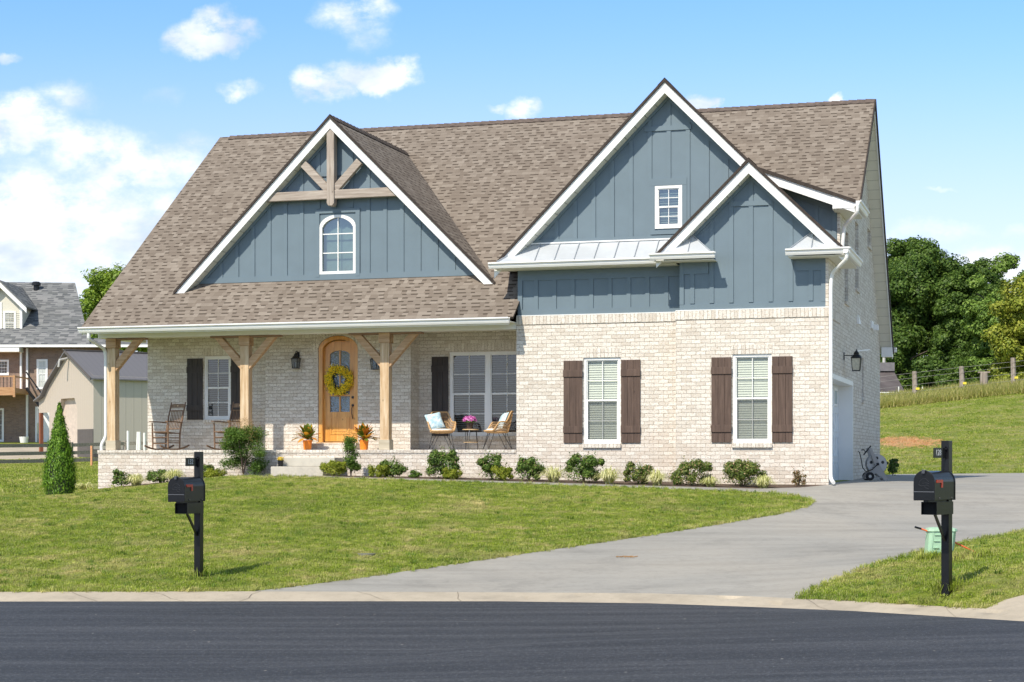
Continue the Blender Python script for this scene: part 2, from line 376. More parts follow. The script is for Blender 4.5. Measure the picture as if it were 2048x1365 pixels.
mBlue=flat('blue_siding',(.138,.190,.226),.55,var=.05,vs=2.,bump=.12,bs=60)
mWhite=flat('white_trim',(.82,.82,.80),.45,var=.03,vs=2.);mSoff=flat('cream_soffit',(.72,.71,.62),.6,var=.04,vs=3)
mMetal=flat('pale_metal',(.58,.61,.64),.38,metal=.35,var=.05,vs=3);mSeam=flat('metal_seam',(.40,.43,.46),.45,metal=.3,var=.03)
mPost=woodmat('cedar_post',(.40,.25,.12),(.60,.43,.26),(.70,.57,.40),streak=.35)
mPostG=woodmat('worn_cedar_base',(.42,.36,.26),(.50,.44,.33),(.56,.50,.40),axis=0)
mBrace=woodmat('cedar_brace',(.30,.16,.07),(.52,.33,.18),(.64,.46,.29),scale=.8,axis=0)
mTruss=woodmat('grey_cedar',(.24,.19,.15),(.36,.30,.25),(.47,.41,.35),axis=0,streak=.3)
mShut=woodmat('brown_shutter',(.060,.036,.026),(.092,.057,.042),(.125,.080,.060),rough=.7,streak=.25)
mShutD=woodmat('dark_shutter',(.030,.024,.022),(.045,.036,.033),(.060,.048,.044),rough=.7,streak=.2)
mDoor=woodmat('varnished_door',(.48,.20,.035),(.68,.33,.07),(.78,.42,.11),rough=.35,coat=.4,streak=.3)
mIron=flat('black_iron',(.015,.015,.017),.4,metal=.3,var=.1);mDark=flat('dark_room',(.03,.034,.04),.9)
mBlind=flat('white_blind',(.52,.535,.485),.6,var=.03);mBlindD=flat('grey_blind',(.42,.44,.43),.6,var=.05)
mGlass=glassmat('window_glass',(.95,.98,.95),.05);mGlassR=glassmat('bright_glass',(.60,.70,.66),.16);mGlassD=glassmat('rippled_glass',(.50,.62,.66),.22,.15,(1.,30.));mGlassP=glassmat('porch_glass',(.55,.60,.62),.10)
mFrost=flat('lantern_glass',(.55,.53,.42),.15,var=.2,vs=20)
mBlack=flat('black_mailbox_paint',(.007,.0075,.009),.30,var=.15,vs=9,bump=.08,bs=30,coat=.1,spec=.35)
mRed=flat('red_flag_paint',(.50,.06,.03),.45);mNum=flat('pale_numerals',(.62,.64,.66),.6)
mHole=flat('dark_inside',(.004,.004,.004),.9)
def screenmat():
    m,q,b=newmat('insect_mesh');nt=m.node_tree;b.inputs['Base Color'].default_value=(.10,.11,.11,1);b.inputs['Roughness'].default_value=.8
    tr=q.n('ShaderNodeBsdfTransparent');mx=q.n('ShaderNodeMixShader',i={0:.36,1:tr.outputs[0],2:b.outputs[0]})
    out=[n_ for n_ in nt.nodes if n_.type=='OUTPUT_MATERIAL'][0];nt.links.new(mx.outputs[0],out.inputs[0]);return m
mScreen=screenmat()
def conc(name,c,scale=1.,streak=False,stain=.35):
    m,q,b=newmat(name);co=q.n('ShaderNodeTexCoord').outputs['Object']
    l=q.vm('DOT_PRODUCT',co,(RR[0],RR[1],0));d=q.vm('DOT_PRODUCT',co,(F[0],F[1],0))
    st=q.noise(q.comb(q.m('MULTIPLY',l,.35),q.m('MULTIPLY',d,2.0)),1.,6,.62) if streak else q.noise(co,1.3,6,.6)
    n2=q.noise(co,.28,4);n3=q.noise(co,120,3,.7)
    cc=q.ramp(st,[(.3,tuple(x*.80 for x in c)),(.5,c),(.72,tuple(min(1,x*1.12) for x in c))])
    cc=q.mix(q.m('MULTIPLY',q.ramp(n2,[(.42,0.),(.62,1.)]),stain*.45),cc,(.50,.43,.34))
    cc=q.mix(q.ramp(q.noise(co,.75,8,.75),[(.53,0.),(.64,.34)]),cc,tuple(x*.55 for x in c))
    cc=q.mix(q.ramp(q.noise(co,9,5,.7),[(.35,.18),(.5,0.)]),cc,tuple(x*.5 for x in c))
    cc=q.mix(1.,cc,q.ramp(n3,[(.3,.90),(.7,1.08)]),'MULTIPLY')
    q.set(b.inputs['Base Color'],cc);b.inputs['Roughness'].default_value=.85
    q.set(b.inputs['Normal'],q.n('ShaderNodeBump',i={'Strength':.25,'Distance':.01,'Height':n3}));return m
mConc=conc('driveway_concrete',(.305,.294,.270),streak=True);mKerb=conc('kerb_concrete',(.42,.365,.285),stain=.5);mStep=conc('step_concrete',(.50,.475,.41),stain=.8)
def asphalt():
    m,q,b=newmat('asphalt');co=q.n('ShaderNodeTexCoord').outputs['Object']
    l=q.vm('DOT_PRODUCT',co,(RR[0],RR[1],0));d=q.vm('DOT_PRODUCT',co,(F[0],F[1],0))
    st=q.noise(q.comb(q.m('MULTIPLY',l,.16),q.m('MULTIPLY',d,2.6)),1.,6,.6);n3=q.noise(co,34,4,.85);vo=q.n('ShaderNodeTexVoronoi',i={'Vector':co,'Scale':2.6})
    cc=q.ramp(st,[(.25,(.014,.0155,.020)),(.48,(.026,.0285,.036)),(.72,(.058,.061,.070))])
    cc=q.mix(1.,cc,q.ramp(n3,[(.3,.45),(.55,1.05),(.68,2.6)]),'MULTIPLY')
    cc=q.mix(q.ramp(vo.outputs[0],[(.02,1.),(.045,0.)]),cc,(.38,.35,.30))
    cc=q.mix(q.ramp(q.noise(co,27,3,.9),[(.57,0.),(.66,.8)]),cc,(.13,.135,.145))
    cc=q.mix(q.ramp(q.noise(q.comb(q.m('MULTIPLY',l,.5),q.m('MULTIPLY',d,7.)),1.,5,.7),[(.52,0.),(.72,.5)]),cc,(.075,.078,.088))
    vo2=q.n('ShaderNodeTexVoronoi',i={'Vector':co,'Scale':9.});cc=q.mix(q.ramp(vo2.outputs[0],[(.02,.35),(.09,0.)]),cc,(.22,.21,.20))
    q.set(b.inputs['Base Color'],cc);b.inputs['Roughness'].default_value=.75
    q.set(b.inputs['Normal'],q.n('ShaderNodeBump',i={'Strength':.5,'Distance':.006,'Height':n3}));return m
mAsph=asphalt()
def grassmat(name,blade=False):
    m,q,b=newmat(name);nt=m.node_tree
    geo=q.n('ShaderNodeNewGeometry').outputs['Position']
    n1=q.noise(geo,.45,5,.6);n2=q.noise(geo,3.,5,.65);n3=q.noise(geo,38,3,.7)
    k=q.m('ADD',q.m('MULTIPLY',n1,.40),q.m('MULTIPLY',n2,.60))
    g1,g2_,g3=((.135,.225,.012),(.285,.37,.03),(.66,.56,.25)) if blade else ((.15,.225,.016),(.26,.32,.036),(.50,.42,.17))
    c=q.ramp(k,[(.36,g1),(.50,g2_),(.66,g3)])
    if blade:
        rnd=q.n('ShaderNodeAttribute',attribute_name='rnd').outputs['Fac']
        c=q.mix(q.ramp(rnd,[(.5,0.),(.95,.6)]),c,(.50,.46,.24))
    lc=q.vm('DOT_PRODUCT',geo,(RR[0],RR[1],0));dc=q.vm('DOT_PRODUCT',geo,(F[0],F[1],0));stw=q.noise(q.comb(q.m('MULTIPLY',lc,.55),q.m('MULTIPLY',dc,.5)),1.3,6,.72);c=q.mix(q.ramp(stw,[(.52,0.),(.66,.55)]),c,(.46,.40,.18))
    mow=q.m('SINE',q.m('ADD',q.m('MULTIPLY',lc,4.2),q.m('MULTIPLY',dc,8.4)));c=q.mix(1.,c,q.ramp(mow,[(.0,.93),(1.,1.08)]),'MULTIPLY')
    # worn patch of red earth on the slope behind the drive
    pc=PATCH;dl=q.vm('SUBTRACT',geo,pc);a=q.vm('DOT_PRODUCT',dl,(RR[0]/1.35,RR[1]/1.35,0));bb=q.vm('DOT_PRODUCT',dl,(F[0]/2.6,F[1]/2.6,0))
    e=q.m('SUBTRACT',1.1,q.m('ADD',q.m('MULTIPLY',a,a),q.m('MULTIPLY',bb,bb)));e=q.m('ADD',e,q.m('MULTIPLY',q.m('SUBTRACT',q.noise(geo,2.6,6,.8),.5),6.5))
    c=q.mix(q.m('MULTIPLY',q.sms(e,.1,.7),.9),c,(.74,.40,.20))
    if not blade: c=q.mix(1.,c,q.ramp(n3,[(.3,.62),(.7,1.35)]),'MULTIPLY')
    q.set(b.inputs['Base Color'],c);b.inputs['Roughness'].default_value=.7;b.inputs['Specular IOR Level'].default_value=.25
    if blade:
        tr=q.n('ShaderNodeBsdfTranslucent',i={'Color':c});mx=q.n('ShaderNodeMixShader',i={0:.3,1:b.outputs[0],2:tr.outputs[0]})
        out=[n_ for n_ in nt.nodes if n_.type=='OUTPUT_MATERIAL'][0];nt.links.new(mx.outputs[0],out.inputs[0])
    else: q.set(b.inputs['Normal'],q.n('ShaderNodeBump',i={'Strength':1.,'Distance':.08,'Height':q.m('ADD',n3,n2)}))
    return m
PATCH=PXG(1812,884)
mGrass=grassmat('lawn_soil');mBlade=grassmat('grass_blade',True)
mMulch=flat('bark_mulch',(.085,.055,.038),.95,var=.6,vs=22,bump=1.,bs=50)
# ---------------------------------------------------------------- ground sheets
walk_f=[(-12.25,-2.35),(-9.9,-2.4),(-6.2,-2.4),(-3.4,-2.4),(-1.27,-2.4)]
walk_b=[(-1.27,-1.3),(-3.6,-1.3),(-6.5,-1.3),(-10.3,-1.25),(-10.65,-.3),(-12.25,-.3)]
tip=[g2(*p) for p in((1545,986.5),(1580,990.5),(1612,998),(1626,1005),(1612,1014),(1560,1028))]
dl_=[g2(*p) for p in((1450,1047),(1300,1071),(1150,1093),(1000,1115),(850,1137),(700,1159),(560,1177))]
def kbx(x): # point of the kerb's back line under pixel column x
    best=min(KB,key=lambda p:abs(1024+f*LD(p[0],p[1])[0]/max(LD(p[0],p[1])[1],.1)-x));return best[:2]
kl=kbx(484);kr=kbx(1592);
iL=min(range(len(KB)),key=lambda i:(KB[i][0]-kl[0])**2+(KB[i][1]-kl[1])**2);iR=min(range(len(KB)),key=lambda i:(KB[i][0]-kr[0])**2+(KB[i][1]-kr[1])**2)
dr_=[g2(*p) for p in((1650,1168),(1750,1130),(1850,1103),(1950,1082),(2048,1062),(2250,1025))]
bed_r=[g2(1600,975.5),g2(1648,971)]
drive=walk_f[-1:]+tip+dl_+[p[:2] for p in KB[iL:iR+1]]+dr_+[W(22,40)[:2],W(22,50.5)[:2],g2(2048,946.5),g2(1790,948.8),(0.,16.),(0.,0.)]+bed_r[::-1]+[walk_b[0]]
walk=walk_f+walk_b
bed=[(-16.9,.35),(-16.9,-.6),(-15.2,-.75),(-12.25,-.7),(-12.25,-.3),(-10.65,-.3),(-10.3,-1.25),(-6.5,-1.3),(-3.6,-1.3),(-1.27,-1.3)]+bed_r+[(0.,0.),(0.,.35)]
i2=min(range(len(KB)),key=lambda i:abs(1024+f*LD(*KB[i][:2])[0]/max(LD(*KB[i][:2])[1],.1)-1978))
apron=[p[:2] for p in KB[i2:i2+14]]+[W(13,21)[:2],W(6.2,19.1)[:2],g2(2048,1190),g2(2010,1200)]
farc=[g2(-150,919),g2(60,919),g2(205,914),g2(205,896),g2(60,892),g2(-150,892)]
vs=[];es=[]
def chain(pts,closed=False):
    k=len(vs);vs.extend([Vector(p[:2]) for p in pts]);m=len(pts)
    es.extend([(k+i,k+i+1) for i in range(m-1)])
    if closed:es.append((k+m-1,k))
chain(KB);chain(KM);chain(KN);chain(KF)
for pl in(drive,walk,bed,apron,farc): chain(pl,True)
big=[W(-700,-60),W(700,-60),W(700,900),W(-700,900)];chain(big,True)
gp=[]
def grid(l0_,l1_,d0_,d1_,s):
    for l in np.arange(l0_,l1_,s):
        for d in np.arange(d0_,d1_,s): gp.append(W(l+RNG.uniform(-.1,.1)*s,d+RNG.uniform(-.1,.1)*s)[:2])
grid(-13,13,14,52,.6);grid(-60,60,52,110,3.);grid(-60,-13,4,52,3.);grid(13,60,4,52,3.);grid(-13,13,-20,14,3.);grid(-400,400,112,600,30.)
for p in gp: vs.append(Vector(p))
r=delaunay_2d_cdt(vs,es,[],0,1e-4)
GV=np.array([tuple(v) for v in r[0]]);GF=np.array([t for t in r[2] if len(t)==3])
cen=GV[GF].mean(1)
closeK=[W(700,-60)[:2],W(-700,-60)[:2]]
def side(line): return inpoly_np(cen,[p[:2] for p in line]+[W(500,-60)[:2],W(-500,-60)[:2]])
inB=side(KB);inF=side(KF)
# heights
KBa=np.array([p[:2] for p in KB])
ld=np.array([LD(x,y) for x,y in GV])
def roadz(): # road surface: falls gently away from the kerb
    FX=np.array([p[:2] for p in dense(KF,8)]);FZ=np.array([p[2] for p in dense(KF,8)])
    D2=np.sqrt(((GV[:,None]-FX[None])**2).sum(-1));i=D2.argmin(1);z=FZ[i];dd=D2[np.arange(len(GV)),i]
    t=np.clip(dd/8,0,1);return z*(1-t)+(-.19)*t
HG=hgt(GV);HR=roadz()
cls=np.full(len(GF),'ground',dtype=object)
for nm,pl in(('mulch_bed',bed),('driveway',drive),('footpath',walk),('kerb_apron',apron),('far_driveway',farc)):
    cls[inpoly_np(cen,pl)]=nm
cls[inB]='kerb';cls[inF]='road'
def near_line(line,tol=.02):
    A_=np.array([p[:2] for p in line]);Z_=np.array([p[2] for p in line]);res=np.full(len(GV),np.nan)
    for i in range(len(A_)-1):
        a=A_[i];b=A_[i+1];ab=b-a;L2=(ab**2).sum()
        if L2<1e-9:continue
        t=((GV-a)@ab)/L2;pr=a+np.clip(t,0,1)[:,None]*ab;dd=np.sqrt(((GV-pr)**2).sum(1));k=(dd<tol)&(t>-.01)&(t<1.01)
        res[k]=Z_[i]+(Z_[i+1]-Z_[i])*np.clip(t[k],0,1)
    return res
zB=near_line(KB);zM=near_line(KM);zN=near_line(KN);zF=near_line(KF)
def sheet(name,mat,kinds,zf,label=None):
    fs=GF[np.isin(cls,kinds)]
    if not len(fs): return
    ids=np.unique(fs);mp={int(a):i for i,a in enumerate(ids)}
    me=bpy.data.meshes.new(name);zz=zf(ids)
    me.from_pydata([(GV[a][0],GV[a][1],z_) for a,z_ in zip(ids,zz)],[],[tuple(mp[int(v)] for v in t) for t in fs])
    me.validate()
    if me.polygons and me.polygons[0].normal.z<0: me.flip_normals()
    o=finish(me,name,mat,None,True);tag(o,kind='structure')
    if label:o['label']=label
    return o
def zk(ids):
    z=HR[ids].copy()
    for arr in(zF,zN,zM,zB):
        a=arr[ids];k=~np.isnan(a);z[k]=a[k]
    return z
def zg(ids):
    z=HG[ids].copy();a=zB[ids];k=~np.isnan(a);z[k]=a[k];return z
def zr(ids):
    z=HR[ids].copy();a=zF[ids];k=~np.isnan(a);z[k]=a[k];return z
sheet('ground',mGrass,['ground'],zg);sheet('driveway',mConc,['driveway'],zg);sheet('footpath',mConc,['footpath'],zg)
sheet('mulch_bed',mMulch,['mulch_bed'],zg);sheet('neighbouring_driveway',mKerb,['kerb_apron'],zg)
sheet('far_driveway',mKerb,['far_driveway'],zg)
sheet('kerb',mKerb,['kerb'],zk);sheet('road',mAsph,['road'],zr)
# ================================================================ THE HOUSE
H_=thing('brick_house','cream brick cottage with blue board gables, brown shingle roof and timber porch','house',(-8.4,6.,1.0))
def roofpoly(mb,pts,uax=(1,0,0),t=.05,off=(0,0)):
    """shingled slab: top face with metre UVs, dark edges"""
    if mb.uv is None: mb.uv=[]
    P3=[Vector(p) for p in pts];nrm=(P3[1]-P3[0]).cross(P3[2]-P3[1])
    if nrm.z<0: P3=P3[::-1];nrm=-nrm
    nrm.normalize();u=Vector(uax).normalized();v=nrm.cross(u).normalized()
    if v.z<0:v=-v
    k=len(mb.v);n=len(P3);mb.v+=[tuple(p) for p in P3]+[tuple(p-nrm*t) for p in P3]
    mb.f.append(tuple(range(k,k+n)));mb.uv+=[(p.dot(u)+off[0],p.dot(v)+off[1]) for p in P3]
    mb.f.append(tuple(range(k+n,k+2*n))[::-1]);mb.uv+=[(0,.138)]*n
    for i in range(n):
        j=(i+1)%n;mb.f.append((k+i,k+n+i,k+n+j,k+j));mb.uv+=[(0,.1415)]*4
def under(mb,pts,t0=.05,t1=.10):
    P3=[Vector(p) for p in pts];nrm=(P3[1]-P3[0]).cross(P3[2]-P3[1]);nrm=-nrm if nrm.z<0 else nrm;nrm.normalize();n=len(P3)
    mb.add([p-nrm*t0 for p in P3]+[p-nrm*t1 for p in P3],[tuple(range(n)),tuple(range(n,2*n))[::-1]]+[(i,(i+1)%n,(i+1)%n+n,i+n) for i in range(n)])
SL=.7857;EZ=4.55;EY=-.15;RY=6.958;RZ=10.135
XL=-16.91;XR=.315
def mz(Y): return EZ+SL*(Y-EY)
AX=-3.376;AZ=9.434;AY=.05;AM=1.009
GX=-11.21;GZ=9.272;GY=.88;GM=.995
BX=-1.572;BZ=7.629;BY=-.30;BM=.975
KX0=-1.75;KZ0=7.79;KX1=.36;KZ1=6.98
# ---- roof planes
rm=MB()
roofpoly(rm,[(XL,EY,EZ),(-6.6,EY,EZ),(-6.6,2.2,mz(2.2)),(XR,3.0,mz(3.0)),(XR,RY,RZ),(XL,RY,RZ)])
roofpoly(rm,[(XL,12.42,4.42),(XR,12.42,4.42),(XR,RY,RZ),(XL,RY,RZ)])
roofpoly(rm,[(AX,AY,AZ),(AX,(AZ-EZ)/SL+EY+.1,AZ),(-7.10,(5.676-EZ)/SL+EY+.12,5.676),(-7.10,AY,5.676)],(0,1,0))
roofpoly(rm,[(AX,AY,AZ),(AX,6.17,AZ),(KX0,(KZ0-EZ)/SL+EY+.05,KZ0),(KX0,1.62,KZ0),(BX+.02,1.62,AZ-AM*(BX+.02-AX)),(BX+.02,AY,AZ-AM*(BX+.02-AX))],(0,1,0))
km=(KZ0-KZ1)/(KX1-KX0)
roofpoly(rm,[(KX0,1.62,KZ0),(KX1,1.62,KZ1),(KX1,3.1,KZ1),(KX0,4.1,KZ0)],(0,1,0))
roofpoly(rm,[(BX,BY,BZ),(BX,.5,BZ),(-3.50,.5,5.75),(-3.50,BY,5.75)],(0,1,0))
roofpoly(rm,[(BX,BY,BZ),(BX,2.2,BZ),(.36,2.2,BZ-BM*(.36-BX)),(.36,BY,BZ-BM*(.36-BX))],(0,1,0))
gf=GZ-5.43
roofpoly(rm,[(GX,GY,GZ),(GX,(GZ-EZ)/SL+EY+.05,GZ),(GX-gf/GM-.03,.96,5.40),(GX-gf/GM-.03,GY,5.40)],(0,1,0))
roofpoly(rm,[(GX,GY,GZ),(GX,(GZ-EZ)/SL+EY+.05,GZ),(GX+gf/GM+.03,.96,5.40),(GX+gf/GM+.03,GY,5.40)],(0,1,0))
roof=rm.build('roof',mShing,H_)
mRidge=flat('ridge_shingle',(.115,.088,.073),.95,var=.35,vs=8)
def cap(p,q_,drop,side):
    p=Vector(p);q_=Vector(q_);s=Vector(side).normalized()
    L=(q_-p).length;nn=int(L/.2);d=(q_-p)/nn
    rc=MB()
    for i in range(nn):
        a=p+d*i;b=p+d*(i+1.25);up0=Vector((0,0,.018+.012));up1=Vector((0,0,.012))
        rc.add([a+up0,b+up1,b-s*.15-Vector((0,0,drop[0]*.15-.012)),a-s*.15-Vector((0,0,drop[0]*.15-.03)),b+s*.15-Vector((0,0,drop[1]*.15-.012)),a+s*.15-Vector((0,0,drop[1]*.15-.03))],[(0,1,2,3),(1,0,5,4)])
    rc.build('ridge_cap',mRidge,roof,recalc=False)
cap((XL+.3,RY,RZ),(XR-.02,RY,RZ),(SL,1.07),(0,1,0));cap((AX,AY,AZ),(AX,6.1,AZ),(AM,AM),(1,0,0));cap((GX,GY,GZ),(GX,5.85,GZ),(GM,GM),(1,0,0));cap((BX,BY,BZ),(BX,.05,BZ),(BM,BM),(1,0,0))
# ---- soffits under the roof edges
sf=MB()
under(sf,[(XL+.02,EY+.02,EZ),(XL+.02,RY,RZ),(XL+.48,RY,RZ),(XL+.48,EY+.02,EZ)],.05,.11);under(sf,[(XL+.02,12.4,4.44),(XL+.02,RY,RZ),(XL+.48,RY,RZ),(XL+.48,12.4,4.44)],.05,.11)
under(sf,[(XR-.03,3.0,mz(3.)),(XR-.03,RY,RZ),(-.05,RY,RZ),(-.05,3.0,mz(3.))],.05,.13);under(sf,[(XR-.03,12.4,4.44),(XR-.03,RY,RZ),(-.05,RY,RZ),(-.05,12.4,4.44)],.05,.13)
for X,Z,m_,y0,y1,x1,x2 in((AX,AZ,AM,AY,.42,-7.05,-1.62),(GX,GZ,GM,GY,1.2,-15.02,-7.42),(BX,BZ,BM,BY,.06,-3.4,.30)):
    for xe in(x1,x2): under(sf,[(X,y0+.03,Z),(X,y1,Z),(xe,y1,Z-m_*abs(xe-X)),(xe,y0+.03,Z-m_*abs(xe-X))],.18,.205)
under(sf,[(KX0,1.66,KZ0),(KX1-.02,1.66,KZ1+.01),(KX1-.02,3.1,KZ1+.01),(KX0,3.4,KZ0)],.10,.15)
sf.box(XL+.1,-6.68,-.12,1.0,4.455,4.475)            # porch eave soffit
sf.box(-16.76,-6.68,.6,2.2,4.43,4.45)               # porch ceiling
sf.box(-7.02,-3.12,-.07,.40,5.575,5.59);sf.box(-3.5,-2.27,-.40,.04,5.60,5.615);sf.box(-.76,.36,-.40,.04,5.60,5.615);sf.box(-.03,.36,.04,2.2,5.60,5.615)
sf.box(-.10,.38,1.68,2.15,6.80,6.815);sf.box(-.03,.38,2.15,3.3,6.80,6.815)
# narrow grooves of the soffit boards
soff=sf.build('soffit',mSoff,H_)
gv=MB()
for X,Z,m_,y0,y1,x1 in((AX,AZ,AM,AY+.03,.42,-7.05),(GX,GZ,GM,GY+.03,1.2,-15.02),(BX,BZ,BM,BY+.03,.06,-3.4)):
    L=abs(x1-X);n_=int(L*math.hypot(1,m_)/.3)
    for i in range(1,n_):
        xx=X-L*i/n_;zz=Z-m_*L*i/n_-.205*math.hypot(1,m_)-.003;gv.beam((xx,y0,zz),(xx,y1,zz),.014,.006,(0,0,1))
for yy in np.arange(RY+.25,12.1,.2):
    zz=RZ-(yy-RY)*1.046-.19;gv.beam((-.04,yy,zz),(XR-.04,yy,zz),.010,.006)
gv.build('soffit_groove',flat('groove_grey',(.33,.33,.29),.8),soff)
# ---- white rake boards, frieze, gutters
tr=MB()
def rake(X0,Z0,X1,Z1,Y,w=.235,t=.03,drop=.055):
    MB().prism([(X0,Z0-drop),(X1,Z1-drop),(X1,Z1-drop-w),(X0,Z0-drop-w)],lambda u,v,s_:(u,s_,v),Y,Y+t).build('rake_board' if w>.1 else 'rake_moulding',mWhite,H_)
rake(AX,AZ,-7.08,AZ-AM*3.704,AY+.012);rake(AX,AZ,BX+.0,AZ-AM*(BX-AX),AY+.012)
rake(BX,BZ,-3.48,BZ-BM*1.908,BY+.012);rake(BX,BZ,.35,BZ-BM*1.922,BY+.012)
rake(GX,GZ,GX-3.86,GZ-GM*3.86,GY+.012);rake(GX,GZ,GX+3.86,GZ-GM*3.86,GY+.012)
rake(KX0-.1,KZ0+.04,KX1,KZ1,1.64,w=.20)
# second, lower edge of each rake board
for X0,Z0,X1,Z1,Y in((AX,AZ,-7.0,AZ-AM*3.624,AY),(AX,AZ,BX,AZ-AM*(BX-AX),AY),(BX,BZ,-3.4,BZ-BM*1.828,BY),(BX,BZ,.3,BZ-BM*1.872,BY),(GX,GZ,GX-3.8,GZ-GM*3.8,GY),(GX,GZ,GX+3.8,GZ-GM*3.8,GY)):
    rake(X0,Z0,X1,Z1,Y,w=.035,drop=.05)
de=MB()
mEdge=flat('dark_shingle_edge',(.045,.034,.028),.9,var=.3,vs=12)
def drip(X0,Z0,X1,Z1,Y): MB().prism([(X0,Z0+.012),(X1,Z1+.012),(X1,Z1-.062),(X0,Z0-.062)],lambda u,v,s_:(u,s_,v),Y-.022,Y+.03).build('shingle_edge',mEdge,roof)
for X0,Z0,X1,Z1,Y in((AX,AZ,-7.11,AZ-AM*3.734,AY),(AX,AZ,BX,AZ-AM*(BX-AX),AY),(BX,BZ,-3.51,BZ-BM*1.938,BY),(BX,BZ,.38,BZ-BM*1.952,BY),(GX,GZ,GX-3.89,GZ-GM*3.89,GY),(GX,GZ,GX+3.89,GZ-GM*3.89,GY),(KX0,KZ0,KX1+.02,KZ1,1.62)): drip(X0,Z0,X1,Z1,Y)
de.beam((XR+.012,RY,RZ-.04),(XR+.012,12.44,4.39),.03,.12);de.beam((XR+.012,3.0,mz(3.)-.03),(XR+.012,RY,RZ-.03),.03,.09)
de.build('shingle_edge',mEdge,roof)
tr.prism([(-.10,6.82),(.36,6.82),(.36,6.98),(-.10,7.15)],lambda u,v,s_:(u,s_,v),1.63,1.66)
tr.box(-16.77,-6.68,.36,.60,4.33,4.455)      # porch beam casing
tr.box(-16.77,-16.5,.60,2.15,4.33,4.455)
tr.box(-16.9,-6.7,-.14,-.11,4.39,4.47)
tr.box(XR-.28,XR,12.1,12.43,4.26,4.52);tr.beam((XR-.015,RY,RZ-.17),(XR-.015,12.42,4.42-.17),.02,.09,(0,0,1));tr.beam((XR-.015,3.0,mz(3.)-.12),(XR-.015,RY,RZ-.12),.02,.12,(0,0,1))
tr.beam((XL+.015,EY,EZ-.12),(XL+.015,RY,RZ-.12),.02,.14,(0,0,1))
# drip line where siding meets brick
tr.box(-6.66,-3.12,.332,.36,4.602,4.618);tr.box(-3.13,.004,-.018,.02,4.602,4.618);tr.box(-16.2,-6.9,1.185,1.19,mz(1.19)-.2,mz(1.19)-.19)
tr.build('white_trim',mWhite,H_)
GUT=[(0,0),(0,-.125),(-.075,-.125),(-.095,-.085),(-.10,-.05),(-.135,-.03),(-.135,0),(-.125,0),(-.12,-.02),(-.01,-.02)]
def gutY(X0,X1,Y,Z,name='gutter'):
    return MB().prism(GUT,lambda u,v,s_:(s_,Y+u,Z+v),X0,X1).build(name,mWhite,H_)
def gutX(Y0,Y1,X,Z): return MB().prism(GUT,lambda u,v,s_:(X-u,s_,Z+v),Y0,Y1).build('gutter',mWhite,H_)
gutY(-16.93,-6.67,-.14,4.545);gutY(-7.14,-3.49,-.07,5.715);gutY(-3.58,-2.23,-.40,5.755);gutY(-.80,.47,-.40,5.755);gutX(-.52,2.2,.35,5.755);gutX(1.62,3.6,.36,6.985);gutY(XL,XR+.1,12.45,4.52)
# ---- pent roofs of standing seam metal
def pent(quad,seams,side=None):
    pm=MB()
    n=len(quad);P3=[Vector(p) for p in quad];nr=(P3[1]-P3[0]).cross(P3[2]-P3[1]).normalized();nr=nr if nr.z>0 else -nr
    pm.add([p for p in P3]+[p-nr*.02 for p in P3],[tuple(range(n)),tuple(range(n,2*n))[::-1]]+[(i,(i+1)%n,(i+1)%n+n,i+n) for i in range(n)])
    if side:
        k=len(pm.v);pm.add(side,[(0,1,2)])
    pp=pm.build('metal_pent_roof',mMetal,H_,recalc=False)
    for a,b in seams: MB().beam(Vector(a)+nr*.012,Vector(b)+nr*.012,.014,.03,nr).build('standing_seam',mSeam,pp)
    return pp
z0=5.725;z1=6.13
pp=pent([(-7.0,-.09,z0),(-2.9,-.09,z0),(-2.9,.385,z1),(-6.42,.385,z1)],[((-7.0+.43*i,-.09,z0),(-7.0+.43*i,.385,z1)) for i in range(2,10)]+[((-6.97,-.09,z0),(-6.42,.385,z1))])
wt=MB();wt.box(-6.44,-2.9,.36,.385,6.135,6.165);wt.build('pent_flashing',mWhite,pp)
z0=5.76
pent([(-3.36,-.40,z0),(-2.33,-.40,z0),(-2.80,.03,6.17)],[((-2.80,-.40,z0),(-2.80,.03,6.17)),((-2.33,-.40,z0),(-2.80,.03,6.17))],[(-2.33,-.40,z0),(-2.33,.03,z0),(-2.80,.03,6.17)])
pent([(-.72,-.40,z0),(.26,-.40,z0),(.26,-.2,5.86),(-.30,.03,6.15)],[((-.30,-.40,z0),(-.30,.03,6.15)),((-.72,-.40,z0),(-.30,.03,6.15))],[(-.72,-.40,z0),(-.72,.03,z0),(-.30,.03,6.15)])
# ---- brick walls
W1=(-5.187,-4.382,1.87,3.69);W2=(-1.948,-1.149,1.87,3.69)
bw=MB()
wallY(bw,rect(-6.67,-3.13,.6,4.42),[rect(*W1)],.35);wallY(bw,rect(-3.13,0,.6,4.42),[rect(*W2)],0.,.1)
bw.add([(-3.13,0,.6),(-3.13,.35,.6),(-3.13,.35,4.42),(-3.13,0,4.42)],[(0,1,2,3)])
bw.add([(-6.67,.35,1.6),(-6.67,2.15,1.6),(-6.67,2.15,4.6),(-6.67,.35,4.6)],[(0,1,2,3)])
wallY(bw,rect(-.06,0,4.42,5.62),[],.002);wallY(bw,rect(-.06,0,5.6,6.85),[],2.15)
